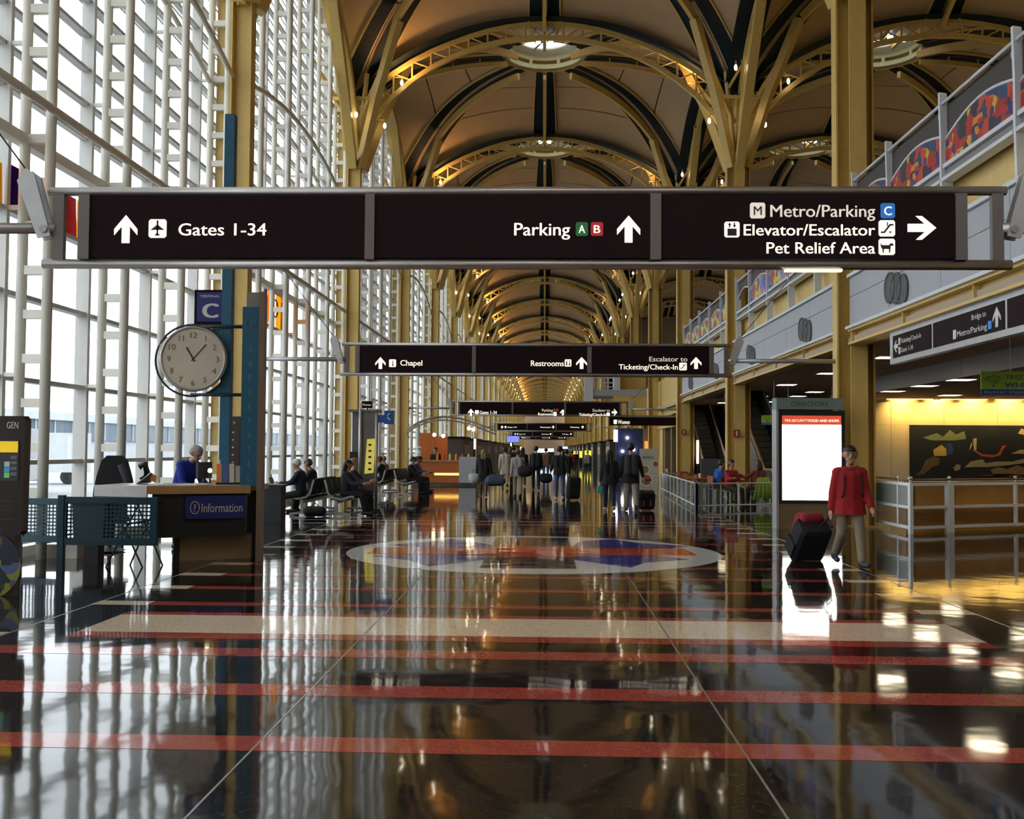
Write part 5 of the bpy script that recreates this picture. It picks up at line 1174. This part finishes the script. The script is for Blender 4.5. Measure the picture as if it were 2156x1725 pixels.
    # jacket
    j_ = [(P['neck'] - V(0, 0, r(.075)), P['shL'], r(.07), r(.07)), (P['neck'] - V(0, 0, r(.075)), P['shR'], r(.07), r(.07)), (P['shL'], P['shR'], r(.078), r(.078)), (Z(-.085, .0, 1.36), Z(-.075, 0, 1.0), r(.118), r(.115)), (Z(.085, 0, 1.36), Z(.075, 0, 1.0), r(.118), r(.115)), (Z(0, .03, 1.34), Z(0, .03, 1.0), r(.115), r(.11)), (Z(-.06, 0, .95 - .0), Z(.06, 0, .95), r(.115), r(.115)), (P['neck'] - V(0, 0, r(.09)), P['neck'] - V(0, 0, r(.045)), r(.082), r(.066))]
    hemz = (.95 - .12 - coat + sh_.z) * k if sit is None else None
    if sit is None: coat += .22
    if sit is None: j_ += [(Z(-.07, 0, .98), V(-.085, 0, .98 - coat) * k + sh_ * k, r(.128), r(.15)), (Z(.07, 0, .98), V(.085, 0, .98 - coat) * k + sh_ * k, r(.128), r(.15)), (Z(0, 0, .98), V(0, .02, .98 - coat) * k + sh_ * k, r(.135), r(.165))]
    for n_ in 'LR': j_ += [(P['sh' + n_], P['el' + n_], r(.074), r(.060)), (P['el' + n_], P['wr' + n_] - (P['wr' + n_] - P['el' + n_]) * .06, r(.060), r(.048))]
    j_ = [(a_, b_, c_ * puff, d_ * puff) for a_, b_, c_, d_ in j_]
    jk = capsules(j_, vox, top, 'jacket', bo)
    if hemz is not None:
        bm = bmesh.new(); bm.from_mesh(jk.data)
        zc = hemz
        def seg(q, a_, b_): u_ = b_ - a_; t_ = max(0, min(1, (q - a_).dot(u_) / u_.dot(u_))); return (q - a_ - u_ * t_).length
        fs_ = []
        for f in bm.faces:
            q = f.calc_center_median()
            if q.z < zc and min(min(seg(q, P['el' + n_], P['wr' + n_]), seg(q, P['sh' + n_], P['el' + n_])) for n_ in 'LR') > .082 * k: fs_.append(f)
        bmesh.ops.delete(bm, geom=fs_, context='FACES')
        bm.to_mesh(jk.data); bm.free()
    for n_ in 'LR':
        capsules([(P['heel' + n_], P['toe' + n_], r(.046), r(.042)), (P['heel' + n_] + V(0, .03, .03) * k, P['heel' + n_] + V(0, .06, .03) * k, r(.05), r(.045))], min(vox, .014), shoe, 'shoe', bo)
    r = rh_
    hp = [(H_(0, -.03, .052), H_(0, .012, .062), r(.095), r(.084)), (H_(-.022, -.04, .02), H_(.022, -.04, .02), r(.08), r(.08)), (H_(-.075, .0, .05), H_(-.08, .012, .015), r(.022), r(.012)), (H_(.075, .0, .05), H_(.08, .012, .015), r(.022), r(.012)), (H_(0, .02, .098), H_(0, .05, .094), r(.05), r(.034))]
    if hairlen: hp += [(H_(-.035, -.055, .0), H_(-.045, -.075, -hairlen), r(.072), r(.06)), (H_(.035, -.055, 0), H_(.045, -.075, -hairlen), r(.072), r(.06))]
    capsules(hp, min(vox, .013), hair, 'hair', bo)
    if detail:
        for sx in (-1, 1):
            MB().ball(H_(sx * .033, .092, .012), r(.0085), 8).obj('eye', BLK, bo, True)
            MB().tube([H_(sx * .05, .088, .036), H_(sx * .032, .098, .041), H_(sx * .016, .098, .036)], r(.005), 5).obj('eyebrow', hair, bo)
        MB().tube([H_(-.022, .087, -.052), H_(0, .092, -.050), H_(.022, .087, -.052)], r(.005), 6).obj('mouth', mat('lips', (.34, .11, .09), .5), bo)
    bo['_k'] = k
    return bo, P
HB = mat('hair_black', (.010, .008, .007), .5); HBR = mat('hair_brown', (.06, .03, .015), .5); HBL = mat('hair_blond', (.25, .15, .06), .5); HRD = mat('hair_auburn', (.13, .05, .02), .5); HGR = mat('hair_grey', (.32, .30, .28), .6); HWH = mat('hair_white', (.62, .60, .56), .6)
RED = cloth('red', (.36, .012, .016)); KHA = cloth('khaki', (.27, .21, .15)); BKC = cloth('black', (.010, .010, .012)); NVY = cloth('navy', (.012, .016, .04)); JEA = cloth('denim', (.06, .11, .22)); WHC = cloth('white_wool', (.58, .52, .42)); CHA = cloth('charcoal', (.03, .03, .034)); BGE = cloth('beige', (.34, .27, .20)); RBL = cloth('royal_blue', (.012, .035, .30)); TANC = cloth('tan', (.26, .14, .08)); BRI = cloth('bright_blue', (.02, .10, .42)); BRN = mat('boot_brown', (.07, .03, .02), .4); BLS = mat('shoe_blue', (.035, .04, .075), .5)
def stripes(name, c1, c2, sc):
    m = mat(name, c1, .8); n, L = m.node_tree.nodes, m.node_tree.links; p = n['Principled BSDF']
    tc = n.new('ShaderNodeTexCoord'); wv = n.new('ShaderNodeTexWave'); wv.bands_direction = 'Z'; wv.inputs['Scale'].default_value = sc; L.new(tc.outputs['Object'], wv.inputs['Vector'])
    cr = n.new('ShaderNodeValToRGB'); cr.color_ramp.interpolation = 'CONSTANT'; cr.color_ramp.elements[0].color = (*c1, 1); cr.color_ramp.elements[1].color = (*c2, 1); cr.color_ramp.elements[1].position = .7
    L.new(wv.outputs[0], cr.inputs[0]); L.new(cr.outputs[0], p.inputs['Base Color']); return m
STR = stripes('striped_knit', (.30, .28, .27), (.50, .47, .44), 5)
def wp(o, v):     # local point of a person -> world
    return Matrix.Translation(o.location) @ Matrix.Rotation(o.rotation_euler[2], 4, 'Z') @ Vector(v)
def bag(name, loc, size, rz, m, lab, strap=None, cat='bag', squash=1.2):
    t = empty(name, loc, rz, lab, cat)
    w_, d_, h_ = size
    capsules([((-w_ / 2 + h_ * .3, 0, h_ * .42), (w_ / 2 - h_ * .3, 0, h_ * .42), h_ * .42, h_ * .42), ((-w_ * .3, 0, h_ * .62), (w_ * .3, 0, h_ * .62), h_ * .3, h_ * .3)], .02, m, 'body', t)
    MB().tube([(-w_ * .25, 0, h_ * .8), (-w_ * .2, 0, h_ * 1.15), (w_ * .2, 0, h_ * 1.15), (w_ * .25, 0, h_ * .8)], .012, 6).obj('handle', BLK, t)
    if strap: MB().tube([(0, 0, h_ * 1.1)] + [Vector(q) for q in strap], .012, 6).obj('strap', BLK, t)
    return t
def roller(name, loc, rz, tilt, size, m, lab, grip=None, accent=None, axis='y'):
    """wheeled case; local z up before tilting about its own x axis"""
    t = empty(name, loc, rz, lab, 'suitcase'); w_, d_, h_ = size
    Rt = Matrix.Rotation(R(tilt), 4, 'X' if axis == 'x' else 'Y')
    def T(v): q = Rt @ Vector(v); return (q.x, q.y, q.z + .045)
    def tb(mb): mb.v = [T(v) for v in mb.v]; return mb
    ch = .05
    oct_ = [(-w_ / 2 + ch, -d_ / 2), (w_ / 2 - ch, -d_ / 2), (w_ / 2, -d_ / 2 + ch), (w_ / 2, d_ / 2 - ch), (w_ / 2 - ch, d_ / 2), (-w_ / 2 + ch, d_ / 2), (-w_ / 2, d_ / 2 - ch), (-w_ / 2, -d_ / 2 + ch)]
    b = MB(); vs = []
    for z, q in ((.03, .9), (.09, 1), (h_ - .06, 1), (h_, .88)): vs += [(x * q, y * q, z) for x, y in oct_]
    b.add(vs, [tuple(range(8))[::-1], tuple(range(24, 32))] + [(i * 8 + j, i * 8 + (j + 1) % 8, i * 8 + 8 + (j + 1) % 8, i * 8 + 8 + j) for i in range(3) for j in range(8)])
    tb(b).obj('body', m, t)
    tb(MB().box(-w_ * .38, w_ * .38, -d_ / 2 - .03, -d_ / 2, .12, h_ * .55)).obj('front_pocket', m, t)
    for sx in (-1, 1): tb(MB().lathe([(.001, -.02), (.045, -.02), (.045, .02), (.001, .02)], 12, (sx * (w_ / 2 - .05), d_ / 2 - .03, 0), axis='x')).obj('wheel', BLK, t)
    hh = grip if grip else .3
    for sx in (-1, 1): tb(MB().tube([(sx * .08, d_ / 2 - .03, h_ - .02), (sx * .08, d_ / 2 - .03, h_ + hh)], .009, 6)).obj('handle_tube', STEEL, t)
    tb(MB().tube([(-.10, d_ / 2 - .03, h_ + hh), (.10, d_ / 2 - .03, h_ + hh)], .018, 8)).obj('handle_grip', BLK, t)
    if accent:
        for sx in (-1, 1): tb(MB().box(sx * w_ * .22 - .02, sx * w_ * .22 + .02, -d_ / 2 - .036, -d_ / 2 - .028, h_ * .30, h_ * .62)).obj('accent_strip', accent, t)
        tb(MB().tube([(-.09, -d_ / 2 * .2, h_ - .01), (-.07, -d_ / 2 * .2, h_ + .04), (.07, -d_ / 2 * .2, h_ + .04), (.09, -d_ / 2 * .2, h_ - .01)], .014, 6)).obj('grab_handle', accent, t)
    return t, T
# the boy with the case
bl = gnd(1790, 1194); bl.z = 0
boy, P = person(bl, math.pi + .06, 1.68, 'person in red jacket and khaki trousers walking with a black suitcase', RED, KHA, HB, SKIN, BLS, legs=((16, 3), (-10, 30)), arms=((10, 9, 22), (-8, 11, 8)), vox=.012, detail=True, hs_=1.13, puff=1.1, headturn=-14, coat=.04, loose=1.05)
nb, sl_ = P['neck'], P['shR']
for n_, sx in (('L', -1), ('R', 1)):
    MB().tube([(sx * .10, -.13, P['shR'].z + .01), (sx * .11, 0, P['shR'].z + .092), (sx * .125, .135, P['shR'].z - .05), (sx * .14, .135, P['shR'].z - .30), (sx * .16, .02, P['shR'].z - .42)], .011, 6).obj('backpack_strap', BLK, boy)
capsules([((-.07, -.19, P['shR'].z - .05), (-.07, -.2, P['shR'].z - .38), .09, .1), ((.07, -.19, P['shR'].z - .05), (.07, -.2, P['shR'].z - .38), .09, .1)], .016, BKC, 'backpack', boy)
capsules([((-.03, .075, P['neck'].z - .07), (.03, .075, P['neck'].z - .07), .035, .035)], .01, NVY, 'shirt_collar', boy)
hw = wp(boy, P['wrR'] + P['hdR'] * .09)      # the hand that pulls the case
base = gnd(1690, 1179); base.z = 0
dv = hw - Vector((base.x, base.y, 0)); til = math.degrees(math.atan2(math.hypot(dv.x, dv.y), dv.z)); az = math.atan2(dv.y, dv.x)
Ls = dv.length
case, T = roller('suitcase', base, az, 38, (.34, .50, .64), BKC, 'large black wheeled suitcase with red bag on top pulled by the person in red', grip=.05)
gp = Matrix.Rotation(az, 4, 'Z').inverted() @ (hw - base)
MB().tube([T((.10, 0, .58)), (gp.x - .02, gp.y, gp.z + .0)], .012, 6).obj('pull_handle', BLK, case)
rb = empty('red_backpack', base, az, 'red and black soft bag strapped on top of the wheeled suitcase', 'bag')
capsules([(T((-.20, -.12, .22)), T((-.20, -.12, .60)), .075, .09), (T((-.20, .12, .22)), T((-.20, .12, .60)), .075, .09), (T((-.12, -.1, .66)), T((-.12, .1, .66)), .08, .08)], .016, cloth('bag_red', (.30, .015, .03)), 'body', rb)
capsules([(T((-.28, -.1, .12)), T((-.27, .1, .12)), .06, .06), (T((-.27, -.13, .38)), T((-.27, .02, .36)), .045, .045)], .016, BKC, 'pocket', rb)
# people walking away
def walk(px, py, ptop, lab, *a, **kw):
    g_ = gnd(px, py); H = EYE + (947 - ptop) * g_.y / F
    return person((g_.x, g_.y, 0), kw.pop('rz', 0), H, lab, *a, **kw)
W = dict(vox=.02)
w1, P1 = walk(1018, 1047, 948, 'person in black coat and brown boots carrying white and blue bags', BKC, BKC, HBL, SKIN, BRN, coat=.22, hairlen=.2, legs=((14, 4), (-12, 18)), arms=((4, 12, 10), (-4, 16, 10)), bare=True, socks=BRN, vox=.018)
q = wp(w1, P1['wrL']); bag('white_bag', (q.x - .06, q.y, .42), (.30, .2, .42), .3, mat('bag_white', (.5, .5, .5), .6), 'crumpled white carrier bag held by the person in black coat')
q = wp(w1, P1['wrR']); bag('duffel_bag', (q.x + .12, q.y - .1, .38), (.62, .3, .40), .2, mat('duffel_blue_grey', (.06, .09, .15), .7, var=.6, scale=3), 'grey and blue duffel bag held by the person in black coat')
walk(1063, 1028, 942, 'person in long white wool coat walking ahead', WHC, WHC, HB, SKIN, BLK, coat=.22, hairlen=.03, bare=True, socks=None, **W)
w3, P3 = walk(1090, 1048, 947, 'person in striped knit top and beige trousers with shoulder bag', STR, BGE, HRD, SKIN, BLK, coat=.05, legs=((12, 4), (-10, 14)), vox=.018)
bag('shoulder_bag', (w3.location.x + .24, w3.location.y - .12, .70), (.42, .2, .40), 0, BKC, 'black shoulder bag at the hip of the person in striped top', strap=[(-.12, 0, .6), (-.28, .05, .78)])
w4, P4 = walk(1128, 1033, 940, 'person in dark jacket with black and blue backpack and black holdall', NVY, BKC, HB, SKIN, BLK, **W)
capsules([((-.08, -.2, 1.38), (-.08, -.22, 1.0), .11, .12), ((.08, -.2, 1.38), (.08, -.22, 1.0), .11, .12)], .02, BKC, 'backpack', w4); capsules([((-.1, -.24, 1.0), (.1, -.24, 1.0), .08, .08)], .02, RBL, 'backpack_base', w4)
bag('holdall_bag', (w4.location.x + .40, w4.location.y - .1, .30), (.42, .25, .42), .1, BKC, 'black holdall hanging from the hand of the backpack wearer', strap=None)
w5, P5 = walk(1178, 1053, 941, 'person in black jacket and blue jeans pulling a tall black case', BKC, JEA, HB, SKIN, mat('shoe_white', (.4, .4, .4), .5), arms=((10, 14, 40), (-16, 14, 6)), legs=((8, 2), (-8, 12)), vox=.018)
roller('suitcase', (w5.location.x + .42, w5.location.y - .15, 0), .25, 14, (.42, .26, .72), BKC, 'tall black wheeled suitcase beside the person in jeans', grip=.28, axis='x')
walk(1149, 1012, 944, 'person in tan jacket and pale jeans far down the hall', TANC, JEA, HBR, vox=.025)
walk(1100, 1024, 943, 'person with long dark hair behind the striped top', BKC, CHA, HB, hairlen=.25, vox=.022)
walk(1080, 1018, 940, 'person in black walking beside the white coat', BKC, CHA, HB, vox=.025)
walk(1192, 1034, 946, 'person in black hooded top beside the jeans wearer', BKC, CHA, HB, vox=.022)
walk(1204, 992, 950, 'person in red top far down the hall', RED, BKC, HB, vox=.03); walk(1237, 998, 949, 'person in pale grey top and navy trousers far away', cloth('pale_grey', (.34, .33, .32)), NVY, HBL, vox=.03)
walk(1213, 985, 950, 'person in dark clothes far down the hall', BKC, BKC, HB, vox=.03)
w7, P7 = walk(1283, 1076, 948, 'person with long black hair and navy jeans holding a teal tag', BKC, NVY, HB, SKIN, mat('shoe_tan', (.3, .2, .12), .5), hairlen=.28, coat=.06, legs=((14, 4), (-14, 16)), arms=((2, 10, 8), (-6, 8, 20)), vox=.016)
q = wp(w7, P7['wrL'] + P7['hdL'] * .12); tag(MB().prism([(-.07, -.2), (.05, -.2), (.08, 0), (-.04, 0)], 'y', -.008, .008).obj('teal_tag', mat('teal_card', (.02, .38, .36), .5), None, loc=(q.x, q.y, q.z)), 'small teal paper bag held by the person with long black hair', 'bag')
w8, P8 = walk(1328, 1077, 934, 'tall person in black jacket and pale trousers beside the food banner', BKC, cloth('pale_trousers', (.36, .31, .27)), HB, SKIN, BLK, coat=.10, legs=((12, 4), (-10, 24)), arms=((6, 12, 20), (-22, 16, 6)), vox=.016, loose=1.08)
capsules([((-.08, -.2, 1.42), (-.08, -.22, 1.05), .10, .11), ((.08, -.2, 1.42), (.08, -.22, 1.05), .10, .11)], .02, CHA, 'backpack', w8)
roller('suitcase', (gnd(1360, 1075).x, gnd(1360, 1075).y, 0), .05, 22, (.44, .26, .50), BKC, 'squat black wheeled case with orange strips beside the tall person', grip=.3, accent=mat('accent_orange', (.45, .10, .05), .5), axis='x')
# seated on the benches
SA = ((42, 6, 48), (42, 6, 48)); SL = ((84, 80), (84, 84))
s1, Q1 = person((-5.86, 24.95, 0), math.pi / 2, 1.76, 'white haired person in dark suit using a laptop on the bench', NVY, BKC, HWH, SKIN, BLK, legs=((80, 38), (82, 62)), arms=SA, lean=4, sit=.45, vox=.015, headdrop=1.2)
t = empty('laptop', (-6.42, 24.95, .66), math.pi / 2, 'open laptop on the knees of the white haired person', 'laptop'); MB().box(-.16, .16, -.11, .11, 0, .02).obj('keyboard', mat('laptop_grey', (.16, .15, .15), .4, .4), t); MB().prism([(.11, .02), (.20, .24), (.185, .245), (.095, .02)], 'x', -.16, .16).obj('screen', MATS['laptop_grey'], t)
person((-5.86, 26.2, 0), math.pi / 2, 1.74, 'dark haired person with glasses seated on the bench', BKC, BKC, HBR, SKIN2, BLK, legs=SL, arms=SA, lean=4, sit=.45, vox=.018, headdrop=1.3)
person((-4.80, 25.0, 0), -math.pi / 2, 1.68, 'person in dark padded coat with long hair seated facing the walkway', cloth('slate', (.02, .026, .036)), BKC, HB, SKIN2, BLK, legs=((82, 60), (84, 72)), arms=SA, lean=2, sit=.45, vox=.016, hairlen=.22, coat=0, headdrop=.4)
person((-4.85, 26.3, 0), -math.pi / 2, 1.72, 'pale haired person seated behind the dark padded coat', CHA, BKC, HBL, SKIN, BLK, legs=SL, arms=SA, sit=.45, vox=.02)
t = empty('floor_bag', (-5.4, 24.4, 0), 0, 'black bag lying on the floor under the bench', 'bag'); capsules([((-.15, 0, .13), (.15, 0, .13), .13, .12)], .02, BKC, 'body', t); MB().tube([(-.1, 0, .24), (0, 0, .34), (.1, 0, .24)], .012, 6).obj('handle', BLK, t)
for x, y, f, hr, tp, lab in ((-5.86, 38.5, 1, HBL, cloth('lilac', (.34, .26, .38)), 'blond person in lilac seated on the farther bench'), (-5.86, 37.6, 1, HBR, BKC, 'brown haired person in black on the farther bench'), (-4.8, 36.9, -1, HB, BKC, 'person in black bending forward on the farther bench'), (-4.8, 38.2, -1, HBR, cloth('maroon', (.10, .03, .05)), 'person in maroon reading on the farther bench'), (-4.85, 39.3, -1, HB, cloth('pale_blue', (.10, .22, .36)), 'person in pale blue on the farther bench end')):
    person((x, y, 0), f * math.pi / 2, 1.7, lab, tp, BKC, hr, SKIN, BLK, legs=SL, arms=SA, lean=6, sit=.45, vox=.022, headdrop=.8)
tag(MB().cbox((-4.3, 37.0, .22), (.36, .42, .44), .2).obj('floor_luggage', BKC), 'black luggage on the floor at the farther bench', 'luggage')
# cafe guests
person((5.32, 32.4, 0), -math.pi / 2 + .2, 1.72, 'person in bright blue jacket seated at the cafe table', BRI, CHA, HB, SKIN2, BLK, legs=SL, arms=((50, 6, 40), (40, 6, 60)), lean=10, sit=.45, vox=.017, headdrop=.5)
person((5.45, 30.8, 0), math.pi + .5, 1.70, 'person in red sweater seated at the cafe table', RED, BKC, HB, SKIN2, BLK, legs=SL, arms=((30, 10, 40), (50, 12, 50)), lean=4, sit=.45, vox=.016)
person((6.25, 30.65, 0), .35, 1.70, 'person in dull red top with dark hair before the lime coat', cloth('brick', (.20, .03, .035)), BKC, HBR, SKIN2, BLK, legs=SL, arms=((50, 30, 60), (40, 10, 50)), sit=.45, vox=.016, hairlen=.12)
# at the desk and the kiosk
person((-5.82, 16.5, 0), -math.pi / 2 - .4, 1.70, 'grey haired person in royal blue jacket leaning over the desk', RBL, BKC, HGR, SKIN, BLK, legs=((0, 0), (4, 4)), arms=((38, 10, 40), (34, 8, 40)), lean=20, vox=.014, headdrop=1.4, coat=.05, detail=True)
person((-5.0, 47.55, 0), math.pi, 1.68, 'attendant standing behind the orange kiosk counter', BKC, BKC, HB, SKIN2, BLK, vox=.024)
t = empty('open_binder', (-5.75, 15.0, 1.085), .4, 'black folder with orange card lying open on the counter', 'folder'); MB().prism([(-.18, 0), (.02, .02), (.04, .15), (.02, .16)], 'y', -.12, .12).obj('cover', BLK, t); MB().prism([(-.0, .05), (.08, .02), (.1, .11), (.03, .15)], 'y', -.125, .08).obj('card', mat('card_orange', (.6, .18, .02), .5), t)
bpy.data.scenes.remove(SCR)
